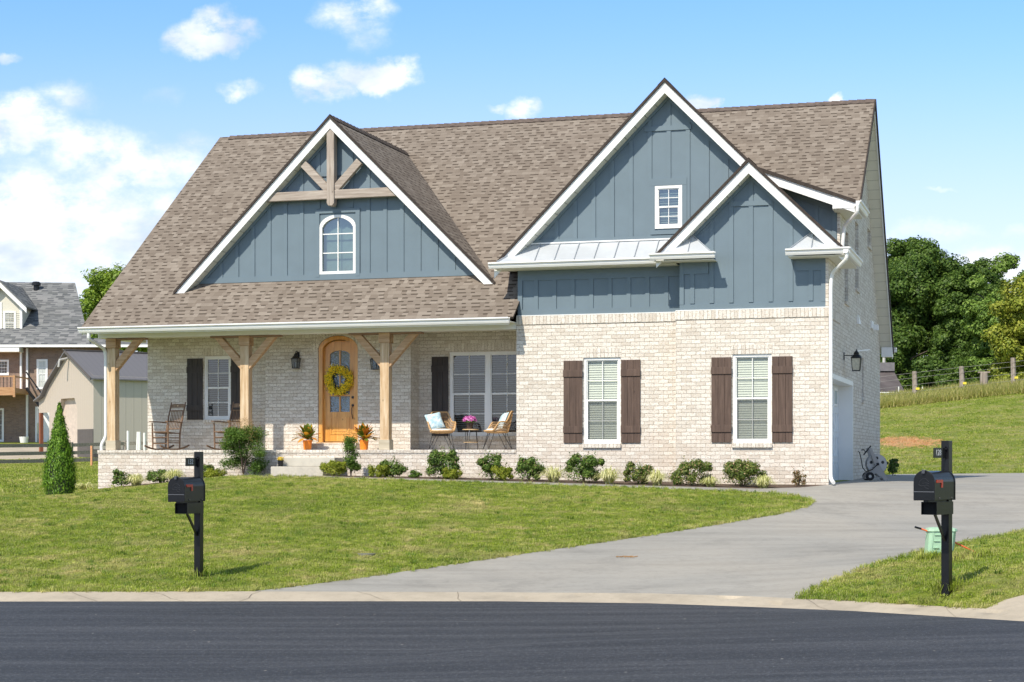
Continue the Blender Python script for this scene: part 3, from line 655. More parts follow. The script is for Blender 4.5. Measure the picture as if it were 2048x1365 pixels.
# side wall that faces the drive
side=[(0,.6),(12.09,.6),(12.09,4.66),(RY,RZ-.13),(3.0,mz(3.)-.1),(3.0,6.9),(2.15,6.9),(2.15,5.62),(0,5.62)]
GD=(.45,4.68,1.0,3.2)
sw=[(3.06,3.85,5.0,6.55),(5.40,6.2,5.5,7.05),(8.45,9.3,6.85,7.28),(7.0,7.45,2.95,3.97)]
wallX(bw,side,[rect(*GD)]+[rect(*s_) for s_ in sw],0.,.14)
bw.add([(-16.46,2.15,.4),(-16.46,12.09,.4),(-16.46,12.09,4.6),(-16.46,RY,RZ-.13),(-16.46,2.15,mz(2.15)-.1)],[(0,1,2,3,4)])
bw.add([(-16.46,12.09,.4),(0,12.09,.4),(0,12.09,4.6),(-16.46,12.09,4.6)],[(0,1,2,3)])
# porch walls
wallY(bw,rect(-16.46,-13.12,1.6,4.5),[rect(-14.97,-14.27,2.47,3.98)],2.15)
wallY(bw,rect(-9.54,-6.67,1.6,4.5),[rect(-8.80,-7.00,2.06,3.97)],2.15)
dh=[(-11.80,1.90)]+[(-10.82,1.90)]+[(-11.31+.49*math.cos(t)*1.0,4.06+.31*math.sin(t)) for t in np.linspace(0,PI,13)]
wallY(bw,rect(-13.12,-9.54,1.6,4.5),[dh],1.60,.16)
bw.add([(-9.54,1.6,1.6),(-9.54,2.15,1.6),(-9.54,2.15,4.5),(-9.54,1.6,4.5),(-13.12,1.6,1.6),(-13.12,2.15,1.6),(-13.12,2.15,4.5),(-13.12,1.6,4.5)],[(0,1,2,3),(4,5,6,7)])
# porch plinth
wallY(bw,rect(-16.76,-6.67,.2,1.665),[],.352);bw.add([(-16.76,.352,.2),(-16.76,2.2,.2),(-16.76,2.2,1.665),(-16.76,.352,1.665)],[(0,1,2,3)])
bw.box(-11.86,-10.74,1.28,1.6,1.74,1.895)
wall=bw.build('brick_wall',mBrick,H_,recalc=False)
so_=MB()
so_.box(-6.672,-3.128,.333,.36,4.42,4.60);so_.box(-3.145,.012,-.016,.01,4.42,4.60);so_.box(-.01,.016,.01,2.2,4.42,4.60)
for a,b,c,dd in((W1[0]-.02,W1[1]+.02,3.692,3.88),(-8.82,-7.,3.975,4.17),(-14.99,-14.25,3.985,4.17)):
    y_=.346 if a>-6 else 2.146;so_.box(a,b,y_,y_+.004,c,dd)
so_.box(W2[0]-.02,W2[1]+.02,-.004,0,3.692,3.88);so_.box(-16.77,-6.675,.335,.62,1.665,1.742)
for t in np.linspace(.06,PI-.06,15):
    c_=(-11.31+.60*math.cos(t),4.06+.42*math.sin(t));so_.prism([(c_[0]-.036*math.sin(t)-.09*math.cos(t),c_[1]+.036*math.cos(t)-.09*math.sin(t)),(c_[0]+.036*math.sin(t)-.09*math.cos(t),c_[1]-.036*math.cos(t)-.09*math.sin(t)),(c_[0]+.04*math.sin(t)+.09*math.cos(t),c_[1]-.04*math.cos(t)+.09*math.sin(t)),(c_[0]-.04*math.sin(t)+.09*math.cos(t),c_[1]+.04*math.cos(t)+.09*math.sin(t))],lambda u,v,s_:(u,s_,min(v,4.44)),1.594,1.60)
so_.build('soldier_course',mSold,wall)
for b_ in[(W1[0]-.01,W1[1]+.01,.30,.42,1.78,1.868),(W2[0]-.01,W2[1]+.01,-.05,.07,1.78,1.868),(-8.81,-7.,2.09,2.2,1.98,2.058),(-14.98,-14.26,2.09,2.2,2.40,2.468)]+[(-.1,.045,s_[0]-.01,s_[1]+.01,s_[2]-.07,s_[2]-.002) for s_ in sw]: MB().box(*b_).build('brick_sill',mSold,wall)
# ---- blue board and batten
bb=MB()
def gable_poly(X,Z,m_,x0,x1,zb,inset): # outline of the wall under a gable roof
    zl=Z-inset-m_*abs(x0-X);zr=Z-inset-m_*abs(x1-X)
    pl=[(x0,zb)] if zl>zb+.02 else [(X-(Z-inset-zb)/m_,zb)]
    pl2=[(x1,zb)] if zr>zb+.02 else [(X+(Z-inset-zb)/m_,zb)]
    out=pl+pl2+([(x1,zr)] if zr>zb+.02 else [])+[(X,Z-inset)]+([(x0,zl)] if zl>zb+.02 else [])
    return out
Awin=(-3.65,-3.07,6.37,7.27);Gw=(-11.58,-10.70,5.73,7.07)
arch=[(Gw[0],Gw[2]),(Gw[1],Gw[2]),(Gw[1],6.80)]+[((Gw[0]+Gw[1])/2+.44*math.cos(t),6.80+.27*math.sin(t)) for t in np.linspace(.25,PI-.25,9)]+[(Gw[0],6.80)]
wallY(bb,gable_poly(AX,AZ,AM,-9,-.2,5.95,.17),[rect(*Awin)],.40,.05)
wallY(bb,gable_poly(GX,GZ,GM,-16,-6,5.30,.17),[arch],1.19,.05)
wallY(bb,gable_poly(BX,BZ,BM,-3.05,-.06,4.62,.17),[],.03)
wallY(bb,rect(-6.64,-3.1,4.62,5.60),[],.37);bb.add([(-6.64,.37,4.62),(-6.64,2.3,4.62),(-6.64,2.3,6.2),(-6.64,.37,6.2),(-3.05,.03,4.62),(-3.05,.37,4.62),(-3.05,.37,5.7),(-3.05,.03,5.7)],[(0,1,2,3),(4,5,6,7)])
wallY(bb,[(-1.7,5.6),(-.06,5.6),(-.06,7.02),(-1.7,7.70)],[],2.15)
board=bb.build('blue_board_wall',mBlue,H_,recalc=False)
bt=MB()
def bat(x,z0,z1,Y,w=.09,t=.020): 
    if z1-z0>.04: bt.box(x-w/2,x+w/2,Y-t,Y+.001,z0,z1)
def hb(x0,x1,z0,z1,Y,t=.024): bt.box(x0,x1,Y-t,Y+.001,z0,z1)
def rk(X,Z,m_,x1,Y,ins=.17,w=.21,t=.028): bt.prism([(X,Z-ins),(x1,Z-ins-m_*abs(x1-X)),(x1,Z-ins-w-m_*abs(x1-X)),(X,Z-ins-w)],lambda u,v,s_:(u,s_,v),Y-t,Y)
for X,Z,m_,xa,xb,Y,zb,sp,wn in((AX,AZ,AM,-6.9,-1.2,.40,6.15,.405,(Awin[0]-.1,Awin[1]+.1,6.15,7.42)),(GX,GZ,GM,-14.7,-7.7,1.19,5.73,.405,(Gw[0]-.15,Gw[1]+.15,5.6,7.22)),(BX,BZ,BM,-3.05,-.06,.03,4.75,.405,None)):
    off=AX+.02-.405*8 if X==AX else (GX-.405*9 if X==GX else BX-.405*8)
    for i in range(20):
        x=off+sp*i
        if x<xa+.05 or x>xb-.05: continue
        zt=Z-.17-.2-m_*abs(x-X)
        if wn and wn[0]<x<wn[1]: bat(x,wn[3],zt,Y)
        else: bat(x,zb,zt,Y)
    rk(X,Z,m_,max(xa,X-(Z-.3-zb)/m_),Y);rk(X,Z,m_,min(xb,X+(Z-.3-zb)/m_),Y)
hb(-6.45,-2.4,6.13,6.23,.40);hb(-14.6,-7.85,5.60,5.73,1.19);hb(-3.05,-.06,4.62,4.73,.03);hb(-6.64,-3.1,4.62,4.74,.37);hb(-6.64,-3.1,5.36,5.6,.37)
hb(AX-.5,AX+.5,8.42,8.52,.40,.03);hb(BX-.42,BX+.42,6.72,6.82,.03,.03);hb(GX-.5,GX+.5,7.95,8.05,1.19,.03)
hb(-3.05,-2.45,5.36,5.6,.03);hb(-.65,-.06,5.36,5.6,.03);hb(-3.05,-2.96,4.73,5.6,.03,.03);hb(-.15,-.06,4.73,5.6,.03,.03)
hb(-6.64,-6.54,4.74,5.4,.37,.03)
for i in range(1,9): bat(-6.64+.405*i,4.74,5.36,.37)
for x in(-1.3,-.9,-.5,-.12): bat(x,5.6,7.5-(x+1.3)*.42,2.15)
bt.prism([(-1.7,7.64),(-.06,6.97),(-.06,6.80),(-1.7,7.47)],lambda u,v,s_:(u,s_,v),2.12,2.15)
# flat casing round the gable windows
for wn,Y in((Awin,.40),(Gw,1.19)):
    x0,x1,zA,zB_=wn;g=.10
    zC=7.11 if Y>1 else zB_;hb(x0-g,x0,zA-.06,zC,Y,.03);hb(x1,x1+g,zA-.06,zC,Y,.03)
hb(Awin[0]-.1,Awin[1]+.1,7.272,7.42,.40,.032);hb(Awin[0]-.1,Awin[1]+.1,6.25,6.34,.40,.032)
hb(Gw[0]-.1,Gw[1]+.1,7.11,7.2,1.19,.03)
bt.build('batten',mBlue,board)
# ---- timber truss on the porch gable
def part_box(name,mat,parent,*b,bevel=.006):
    return MB().box(*b).build(name,mat,parent,bevel=bevel)
ty=.93
trs=MB().box(GX-1.62,GX+1.60,ty+.01,ty+.14,7.40,7.60).build('tie_beam',mTruss,H_,bevel=.01)
mTruV=woodmat('grey_cedar_upright',(.24,.19,.15),(.36,.30,.25),(.47,.41,.35),axis=2,streak=.3)
kp=MB();kp.prism([(GX-.09,7.30),(GX-.05,7.24),(GX+.05,7.24),(GX+.09,7.30),(GX+.09,8.93),(GX,9.02),(GX-.09,8.93)],lambda u,v,s_:(u,s_,v),ty-.02,ty+.17);kp.build('king_post',mTruV,H_,bevel=.01)
for s_ in(-1,1): MB().beam((GX+s_*.09,ty+.075,7.62),(GX+s_*.68,ty+.075,8.22),.12,.17,(0,0,1)).build('truss_strut',mTruss,H_,bevel=.008)
# ---- porch posts, braces
for px_ in(-16.48,-13.11,-9.735):
    po=part_box('porch_post',mPost,H_,px_-.105,px_+.105,.45,.65,1.96,4.10,bevel=.008)
    part_box('post_base',mPostG,po,px_-.128,px_+.128,.425,.675,1.742,1.965,bevel=.008)
    part_box('post_cap',mBrace,po,px_-.13,px_+.13,.425,.675,4.10,4.325,bevel=.008)
    part_box('bearing_board',woodmat('brown_board',(.22,.13,.08),(.30,.18,.11),(.36,.22,.14),axis=0) if 'brown_board' not in MATS else MATS['brown_board'],po,px_-(.86 if px_>-16 else .05),px_+.86,.46,.64,4.285,4.325)
    for s_ in((-1,1) if px_>-16 else (1,)):
        b=MB();b.prism([(px_+s_*.106,3.56),(px_+s_*.106,3.80),(px_+s_*.56,4.285),(px_+s_*.76,4.285)],lambda u,v,s2:(u,s2,v),.47,.61);b.build('brace',mBrace,po,bevel=.008)
part_box('porch_floor',mStep,H_,-16.74,-6.68,.62,2.2,1.60,1.741,bevel=0)
# ---- windows
def dhwin(x0,x1,z0,z1,Y,parent=None,fw=.055,nx=2,ny=2,room=True,blind='w',glass=None,arched=False,depth=.05,name='window'):
    parent=parent or H_
    fr=MB();g=.03
    def ring(a,b,c,d,w,y0,y1):
        fr.box(a,b,y0,y1,c,c+w);fr.box(a,b,y0,y1,d-w,d);fr.box(a,a+w,y0,y1,c+w,d-w);fr.box(b-w,b,y0,y1,c+w,d-w)
    y0=Y+depth;ring(x0,x1,z0,z1,fw,y0-.02,y0+.05)
    zm=(z0+z1)/2
    fo=fr.build(name,mWhite,parent)
    s1=MB();fr=s1
    ring(x0+fw,x1-fw,zm-.02,z1-fw,.022,y0+.0,y0+.03);ring(x0+fw,x1-fw,z0+fw,zm+.02,.032,y0-.012,y0+.02)
    ix0,ix1=x0+fw+.03,x1-fw-.03
    for (c,d) in((zm+.0,z1-fw),(z0+fw,zm)):
        for i in range(1,nx): xx=ix0+(ix1-ix0)*i/nx;s1.box(xx-.007,xx+.007,y0+.004,y0+.018,c+.02,d-.02)
        for i in range(1,ny): zz=c+(d-c)*i/ny;s1.box(ix0,ix1,y0+.005,y0+.017,zz-.007,zz+.007)
    s1.build('sash',mWhite,fo)
    MB().add([(ix0,y0+.02,z0+fw+.02),(ix1,y0+.02,z0+fw+.02),(ix1,y0+.02,z1-fw-.02),(ix0,y0+.02,z1-fw-.02)],[(0,1,2,3)]).build('glass_pane',glass or mGlass,fo)
    if blind=='w':
        MB().add([(ix0-.01,y0-.004,z0+fw+.03),(ix1+.01,y0-.004,z0+fw+.03),(ix1+.01,y0-.004,zm-.01),(ix0-.01,y0-.004,zm-.01)],[(0,1,2,3)]).build('insect_screen',mScreen,fo)
    if blind:
        bl=MB();tilt=.35 if blind=='w' else 1.05
        for zz in np.arange(z0+fw+.03,z1-fw-.02,.05):
            dy=.024*math.sin(tilt);dz_=.026*math.cos(tilt)
            bl.add([(ix0-.02,y0+.06-dy,zz-dz_),(ix1+.02,y0+.06-dy,zz-dz_),(ix1+.02,y0+.06+dy,zz+dz_),(ix0-.02,y0+.06+dy,zz+dz_)],[(0,1,2,3)])
        bl.build('blind',mBlind if blind=='w' else mBlindD,fo,recalc=False)
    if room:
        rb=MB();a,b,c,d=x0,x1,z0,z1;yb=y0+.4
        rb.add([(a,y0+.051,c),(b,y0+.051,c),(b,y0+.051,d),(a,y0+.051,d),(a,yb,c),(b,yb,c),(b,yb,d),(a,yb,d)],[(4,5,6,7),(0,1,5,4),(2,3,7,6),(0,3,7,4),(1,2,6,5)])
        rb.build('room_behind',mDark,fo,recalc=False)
    return fo
dhwin(*W1,.35);dhwin(*W2,0.);dhwin(-14.97,-14.27,2.47,3.98,2.15,blind='d',glass=mGlassP)
dhwin(-8.80,-7.885,2.06,3.97,2.15,blind='d',glass=mGlassP);dhwin(-7.885,-7.00,2.06,3.97,2.15,blind='d',glass=mGlassP)
dhwin(*Awin,.40,depth=-.005,blind='d',glass=mGlassR,fw=.06)
MB().add([(Awin[0],.47,Awin[2]),(Awin[1],.47,Awin[2]),(Awin[1],.47,Awin[3]),(Awin[0],.47,Awin[3])],[(0,1,2,3)]).build('attic_curtain',flat('grey_curtain',(.22,.26,.26),.9),H_)
# arched gable window
fr=MB();inn=[];out_=[]
cx=(Gw[0]+Gw[1])/2
outl=[(Gw[0],Gw[2]),(Gw[0],6.80)]+[(cx-.44*math.cos(t)*1.0,6.80+.27*math.sin(t)) for t in np.linspace(0,PI,15)[1:-1]]+[(Gw[1],6.80),(Gw[1],Gw[2])]
for i in range(len(outl)): 
    x,z=outl[i];k=(cx-x);inn.append((x+.062*(1 if k>0 else -1)*min(1,abs(k)/.25),min(z,7.07)-(.062 if z>6.81 else 0)+(.062 if z<5.8 else 0)))
n=len(outl)
fr.add([(x,1.165,z) for x,z in outl]+[(x,1.165,z) for x,z in inn]+[(x,1.23,z) for x,z in inn]+[(x,1.19,z) for x,z in outl],[(i,(i+1)%n,(i+1)%n+n,i+n) for i in range(n)]+[(i+n,(i+1)%n+n,(i+1)%n+2*n,i+2*n) for i in range(n)]+[(i,(i+1)%n,(i+1)%n+3*n,i+3*n) for i in range(n)])
fr.box(cx-.011,cx+.011,1.195,1.215,5.79,7.01)
for zz in(6.21,6.64): fr.box(Gw[0]+.05,Gw[1]-.05,1.196,1.214,zz-.011,zz+.011)
aw=fr.build('arched_window',mWhite,H_)
MB().add([(x,1.22,z) for x,z in inn],[tuple(range(n))]).build('glass_pane',mGlassR,aw,recalc=False)
MB().add([(Gw[0],1.33,5.73),(Gw[1],1.33,5.73),(Gw[1],1.33,7.07),(Gw[0],1.33,7.07)],[(0,1,2,3)]).build('curtain',flat('pale_curtain',(.27,.32,.31),.9),aw)
# side windows facing the drive
for s_ in sw:
    q4=MB();y0,y1,c,d=s_;X=-.11
    q4.box(X-.04,X,y0,y1,c,c+.05);q4.box(X-.04,X,y0,y1,d-.05,d);q4.box(X-.04,X,y0,y0+.05,c+.05,d-.05);q4.box(X-.04,X,y1-.05,y1,c+.05,d-.05);q4.box(X-.035,X-.005,y0+.05,y1-.05,(c+d)/2-.02,(c+d)/2+.02)
    o=q4.build('side_window',mWhite,H_);MB().add([(X-.03,y0+.04,c+.04),(X-.03,y1-.04,c+.04),(X-.03,y1-.04,d-.04),(X-.03,y0+.04,d-.04)],[(0,1,2,3)]).build('glass_pane',mGlassR,o);MB().box(X-.3,X-.06,y0,y1,c,d).build('room_behind',mDark,o)
# ---- garage door
gd=MB();y0,y1,zb,zt=GD;zb=.98
gd.box(-.30,.018,y1-.001,y1+.10,zb,zt+.10);gd.box(-.30,.018,y0-.10,y0+.001,zb,zt+.10);gd.box(-.30,.018,y0,y1,zt-.001,zt+.10)
gt=gd.build('garage_door_frame',mWhite,H_)
g2d=MB();g2d.box(-.34,-.30,y0,y1,zb,zt)
for r_ in range(4):
    for c_ in range(4):
        a=y0+.12+c_*(y1-y0-.2)/4;b=a+(y1-y0-.2)/4-.12;lo=zb+.06+r_*.55;hi=lo+.46
        if r_<3:
            g2d.box(-.30,-.288,a,b,lo,lo+.04);g2d.box(-.30,-.288,a,b,hi-.04,hi);g2d.box(-.30,-.288,a,a+.05,lo+.04,hi-.04);g2d.box(-.30,-.288,b-.05,b,lo+.04,hi-.04);g2d.box(-.30,-.290,(a+b)/2-.02,(a+b)/2+.02,lo+.04,hi-.04)
gdo=g2d.build('garage_door',flat('garage_white',(.70,.74,.78),.5),H_)
for c_ in range(4):
    gw_=MB();a=y0+.2+c_*(y1-y0-.2)/4;b=a+.66;gw_.box(-.31,-.283,a,b,2.72,2.77);gw_.box(-.31,-.283,a,b,3.07,3.12);gw_.box(-.31,-.283,a,a+.05,2.77,3.07);gw_.box(-.31,-.283,b-.05,b,2.77,3.07);gw_.build('door_window',mWhite,gdo)
    MB().add([(-.296,a+.04,2.76),(-.296,b-.04,2.76),(-.296,b-.04,3.08),(-.296,a+.04,3.08)],[(0,1,2,3)]).build('door_glass',mGlassR,gdo)
# ---- shutters
def shutter(x0,x1,z0,z1,Y,mat,b1=(.30,.12),b2=(.20,.10)):
    s_=MB();n_=3;w_=(x1-x0)/n_
    for i in range(n_): s_.box(x0+i*w_+.002,x0+(i+1)*w_-.002,Y-.03,Y-.002,z0,z1)
    H2=z1-z0
    s_.box(x0-.004,x1+.004,Y-.052,Y-.028,z0+.21,z0+.355);s_.box(x0-.004,x1+.004,Y-.052,Y-.028,z1-.345,z1-.20)
    return s_.build('shutter',mat,H_,bevel=.003)
shutter(-5.62,-5.205,1.885,3.63,.35,mShut);shutter(-4.365,-3.95,1.885,3.63,.35,mShut);shutter(-2.382,-1.965,1.885,3.63,0.,mShut);shutter(-1.135,-.722,1.885,3.63,0.,mShut)
shutter(-15.40,-14.99,2.47,3.93,2.15,mShutD);shutter(-14.25,-13.84,2.47,3.93,2.15,mShutD);shutter(-9.22,-8.82,2.06,3.87,2.15,mShutD)
# ---- front door
DY=1.72
def archpts(x0,x1,zs,rise,n=15): return [((x0+x1)/2-(x1-x0)/2*math.cos(t),zs+rise*math.sin(t)) for t in np.linspace(0,PI,n)]
o_=[(-11.79,1.92)]+archpts(-11.79,-10.83,4.06,.30)+[(-10.83,1.92)];i_=[(-11.70,1.92)]+archpts(-11.70,-10.92,4.04,.235)+[(-10.92,1.92)]
n=len(o_);fr=MB();fr.add([(x,DY-.10,z) for x,z in o_]+[(x,DY-.10,z) for x,z in i_]+[(x,DY+.05,z) for x,z in o_]+[(x,DY+.05,z) for x,z in i_],[(i,i+1,i+1+n,i+n) for i in range(n-1)]+[(i+n,i+1+n,i+1+3*n,i+3*n) for i in range(n-1)]+[(i,i+1,i+1+2*n,i+2*n) for i in range(n-1)])
fr.build('door_frame',mDoor,H_)
leaf=[(-11.70,1.94)]+archpts(-11.70,-10.92,4.03,.23)+[(-10.92,1.94)]
gl=[(-11.555,2.62),(-11.065,2.62),(-11.065,3.93)]+[( -11.31+.245*math.cos(t),3.93+.10*math.sin(t)) for t in np.linspace(.2,PI-.2,7)]+[(-11.555,3.93)]
dm=MB();wallY(dm,leaf,[gl],DY,.04)
dm.box(-11.55,-11.07,DY-.012,DY,2.10,2.13);dm.box(-11.55,-11.07,DY-.012,DY,2.47,2.50);dm.box(-11.55,-11.52,DY-.012,DY,2.13,2.47);dm.box(-11.10,-11.07,DY-.012,DY,2.13,2.47);dm.box(-11.48,-11.14,DY-.008,DY,2.17,2.43)
dm.box(-11.325,-11.295,DY-.002,DY+.03,2.62,4.02);dm.box(-11.555,-11.065,DY-.002,DY+.03,2.98,3.02)
door=dm.build('front_door',mDoor,H_,recalc=False)
MB().add([(x,DY+.025,z) for x,z in gl],[tuple(range(len(gl)))]).build('door_glass',mGlassD,door,recalc=False)
MB().add([(-11.6,DY+.06,2.5),(-11.,DY+.06,2.5),(-11.,DY+.06,4.1),(-11.6,DY+.06,4.1)],[(0,1,2,3)]).build('door_backing',flat('dim_hall',(.09,.14,.16),.8,var=.8,vs=16),door,recalc=False)
MB().tube([(-10.985,DY-.01,2.95),(-10.985,DY-.03,2.95)],.03,12).build('deadbolt',mIron,door);hd=MB();hd.tube([(-10.985,DY-.01,2.77),(-10.985,DY-.03,2.77)],.028,12);hd.tube([(-10.985,DY-.03,2.75),(-10.985,DY-.07,2.70),(-10.985,DY-.075,2.58),(-10.985,DY-.03,2.47),(-10.985,DY-.01,2.47)],.010,8)
hd.build('handle',mIron,door)
part_box('threshold',mBrace,H_,-11.82,-10.80,1.54,1.70,1.895,1.925,bevel=0)
# ---- downspouts
def spout(pts,name='downspout'):
    m_=MB();P_=[Vector(p) for p in pts];q_=[P_[0]]
    for i in range(1,len(P_)-1):
        a,b,c=P_[i-1],P_[i],P_[i+1];r=min(.10,(b-a).length*.45,(c-b).length*.45);s1=b+(a-b).normalized()*r;s2=b+(c-b).normalized()*r
        for t in(0,.33,.66,1): q_.append(s1*(1-t)**2+b*2*t*(1-t)+s2*t*t)
    q_.append(P_[-1]);m_.tube(q_,.038,10);return m_.build(name,mWhite,H_,smooth=False)
spout([(.41,-.46,5.66),(.41,-.46,5.52),(.07,-.05,5.28),(.05,-.05,5.0),(.05,-.05,1.14),(.13,-.26,1.07)])
spout([(.42,1.60,6.88),(.42,1.60,6.72),(.10,2.07,6.50),(.06,2.08,6.1),(.06,2.08,5.70)])
spout([(-16.70,-.17,4.42),(-16.70,-.17,4.28),(-16.63,.42,4.08),(-16.628,.47,3.9),(-16.628,.47,2.04),(-16.70,.40,1.88),(-16.70,.40,1.74)])
# ---- small fittings on the side wall
a=aX(1716,640,0)
MB().prism([(a[1]-.28,a[2]+.09),(a[1]+.30,a[2]-.08),(a[1]-.28,a[2]-.12)],lambda u,v,s_:(s_,u,v),.0,.05).build('vent_hood',mWhite,H_)
a=aX(1744,655,0)
lb=MB().box(0,.04,a[1]-.4,a[1]+.1,a[2]-.05,a[2]+.14).box(.04,.16,a[1]-.1,a[1]+.08,a[2]-.08,a[2]+.06).build('flood_light',mWhite,H_)
a=aX(1722,896,0);MB().tube([(0,a[1],1.75),(.08,a[1],1.75),(.10,a[1],1.70)],.012,8).box(.04,.06,a[1]-.05,a[1]+.05,1.76,1.775).build('hose_tap',mIron,H_)
# ---- steps
st=MB();st.box(-12.02,-10.78,-.52,.36,.9,1.375);st.box(-11.93,-10.66,-.16,.34,1.376,1.57)
solid('concrete_steps','two pale concrete steps leading up to the brick porch','steps',(-11.4,-.1,1.15),st,mStep,bevel=.012)
# ================================================================ PLANTS
def unit(n): 
    v=RNG.normal(size=(n,3));return v/np.linalg.norm(v,axis=1)[:,None]
def leafmesh(name,Cn,Nn,size,mat,parent=None,asp=1.7,stem=None,org=None):
    """many separate leaf shaped faces; Cn centres, Nn normals, size lengths (array)"""
    n=len(Cn);size=np.broadcast_to(size,(n,))[:,None];Nn=Nn/np.linalg.norm(Nn,axis=1)[:,None]
    t=unit(n) if stem is None else stem+unit(n)*.35
    t=t-Nn*(t*Nn).sum(1)[:,None];t/=np.maximum(np.linalg.norm(t,axis=1),1e-6)[:,None];b=np.cross(Nn,t)
    og=np.array(ORG[parent.name] if parent is not None else (org or (0,0,0)))
    V4=np.stack([Cn-t*size*.5,Cn+b*size*.5/asp+Nn*size*.06,Cn+t*size*.5,Cn-b*size*.5/asp+Nn*size*.06],1)-og
    me=bpy.data.meshes.new(name);me.vertices.add(4*n);me.vertices.foreach_set('co',V4.astype(np.float32).ravel())
    me.loops.add(4*n);me.loops.foreach_set('vertex_index',np.arange(4*n,dtype=np.int32));me.polygons.add(n)
    me.polygons.foreach_set('loop_start',np.arange(0,4*n,4,dtype=np.int32));me.update()
    at=me.attributes.new('rnd','FLOAT','FACE');at.data.foreach_set('value',RNG.random(n).astype(np.float32))
    return finish(me,name,mat,parent)
def blobpts(n,c,rad,shell=.4,rough=.2,low=-1.):
    d=unit(n);d=d[d[:,2]>low];n=len(d);ph=RNG.uniform(0,6.3,(4,));k=RNG.normal(size=(4,3))*3.2
    nz=sum(np.sin(d@k[i]+ph[i]) for i in range(4))/2.2
    r=(1-shell*RNG.random(n)**1.3)*(1+rough*nz);return np.array(c)+d*r[:,None]*np.array(rad),d
def bump_leaves(name,lobes,per,size,mat,parent,asp=1.7,up=.3,rnd=.8,shell=.45,rough=.18):
    Cs=[];Ns=[]
    for (c,rd) in lobes:
        p,d=blobpts(per,c,rd,shell,rough);Cs.append(p);Ns.append(d+RNG.normal(size=d.shape)*rnd*.6+np.array([0,0,up]))
    Cs=np.concatenate(Cs);Ns=np.concatenate(Ns);sz=size*RNG.uniform(.65,1.3,len(Cs))
    return leafmesh(name,Cs,Ns,sz,mat,parent,asp)
mHolly=leafmat('holly_leaf',(.035,.080,.012),(.085,.165,.025),(.22,.30,.06),.2,6.,odd=((.30,.20,.13,1),.05))
mHollyT=leafmat('holly_leaf_tan',(.04,.08,.012),(.10,.165,.028),(.25,.28,.06),.25,6.,odd=((.50,.36,.20,1),.13))
mSpir=leafmat('spirea_leaf',(.10,.15,.015),(.24,.30,.025),(.42,.42,.05),.3,7.)
mNand=leafmat('nandina_leaf',(.02,.055,.012),(.05,.12,.02),(.12,.20,.05),.25,4.,hue=((.40,.20,.10),1.05,1.35))
mNand2=leafmat('nandina_green',(.035,.085,.012),(.09,.18,.025),(.20,.30,.05),.25,4.)
mCyp=leafmat('cypress_leaf',(.035,.09,.006),(.10,.22,.014),(.24,.40,.03),.2,5.)
mBlY=leafmat('striped_grass',(.28,.34,.06),(.62,.62,.25),(.88,.84,.52),.3,9.)
mStem=flat('brown_stem',(.12,.085,.06),.9,var=.3,vs=30);mBark=flat('tree_bark',(.11,.085,.065),.95,var=.4,vs=5,bump=.8,bs=12)
def stems(parent,c,hgt_,n,sp,r=.006,mat=None,name='stem'):
    m_=MB()
    for i in range(n):
        a=RNG.uniform(0,6.28);q1=sp*RNG.uniform(.3,1);m_.tube([(c[0],c[1],c[2]-.03),(c[0]+q1*.4*math.cos(a),c[1]+q1*.4*math.sin(a),c[2]+hgt_*.5),(c[0]+q1*math.cos(a),c[1]+q1*math.sin(a),c[2]+hgt_)],[r,r*.8,r*.4],5)
    return m_.build(name,mat or mStem,parent)
def shrub(x,ytop,ybase,wpx,Y,label,mat,name='holly_shrub',group=None,leaf=.04,per=None,lobes_n=15,sprig=0,open_=.18,cat='shrub',flatb=.95):
    b=aY(x,ybase,Y);X=b[0];z=h(X,Y);sc=(HZ-ybase)/(b[2]-CZ) if abs(b[2]-CZ)>.05 else 95
    l,d=LD(X,Y);s_=f/d;R=wpx/2/s_*1.16;Hh=((CZ+(HZ-ytop)/s_)-z)*.97
    t=thing(name,label,cat,(X,Y,z-.01),0,group)
    lob=[((X,Y,z+Hh*.50),(R*1.02,R*1.02,Hh*.50)),((X,Y,z+Hh*.30),(R*.92,R*.92,Hh*.30)),((X,Y,z+Hh*.6),(R*.8,R*.8,Hh*.38))]
    for i in range(lobes_n):
        a=RNG.uniform(0,6.28);q1=RNG.uniform(.45,1.0)*R;zz=z+Hh*RNG.uniform(.15,.88);rr=R*RNG.uniform(.2,.34)
        q1*=math.sqrt(max(.15,1-((zz-z)/Hh-.45)**2*2.2));lob.append(((X+q1*math.cos(a),Y+q1*math.sin(a),zz),(rr,rr,rr*.85)))
    n=per or int(max(150,2300*R*Hh/(leaf/.04)**2))
    bump_leaves('foliage',lob,n,leaf,mat,t,up=.4,shell=.55,rough=.25)
    if sprig:
        m_=[];nn=[]
        for i in range(sprig):
            a=RNG.uniform(0,6.28);x0=X+R*.5*math.cos(a);y0=Y+R*.5*math.sin(a);top=Hh*RNG.uniform(1.0,1.25)
            for k in range(14): 
                u=k/14;m_.append((x0+RNG.normal()*.018+R*.3*u*math.cos(a),y0+RNG.normal()*.018,z+Hh*.7+u*(top-Hh*.7)));nn.append(RNG.normal(size=3))
        leafmesh('sprig',np.array(m_),np.array(nn),leaf,mat,t)
    stems(t,(X,Y,z),Hh*.55,7,R*.5);return t
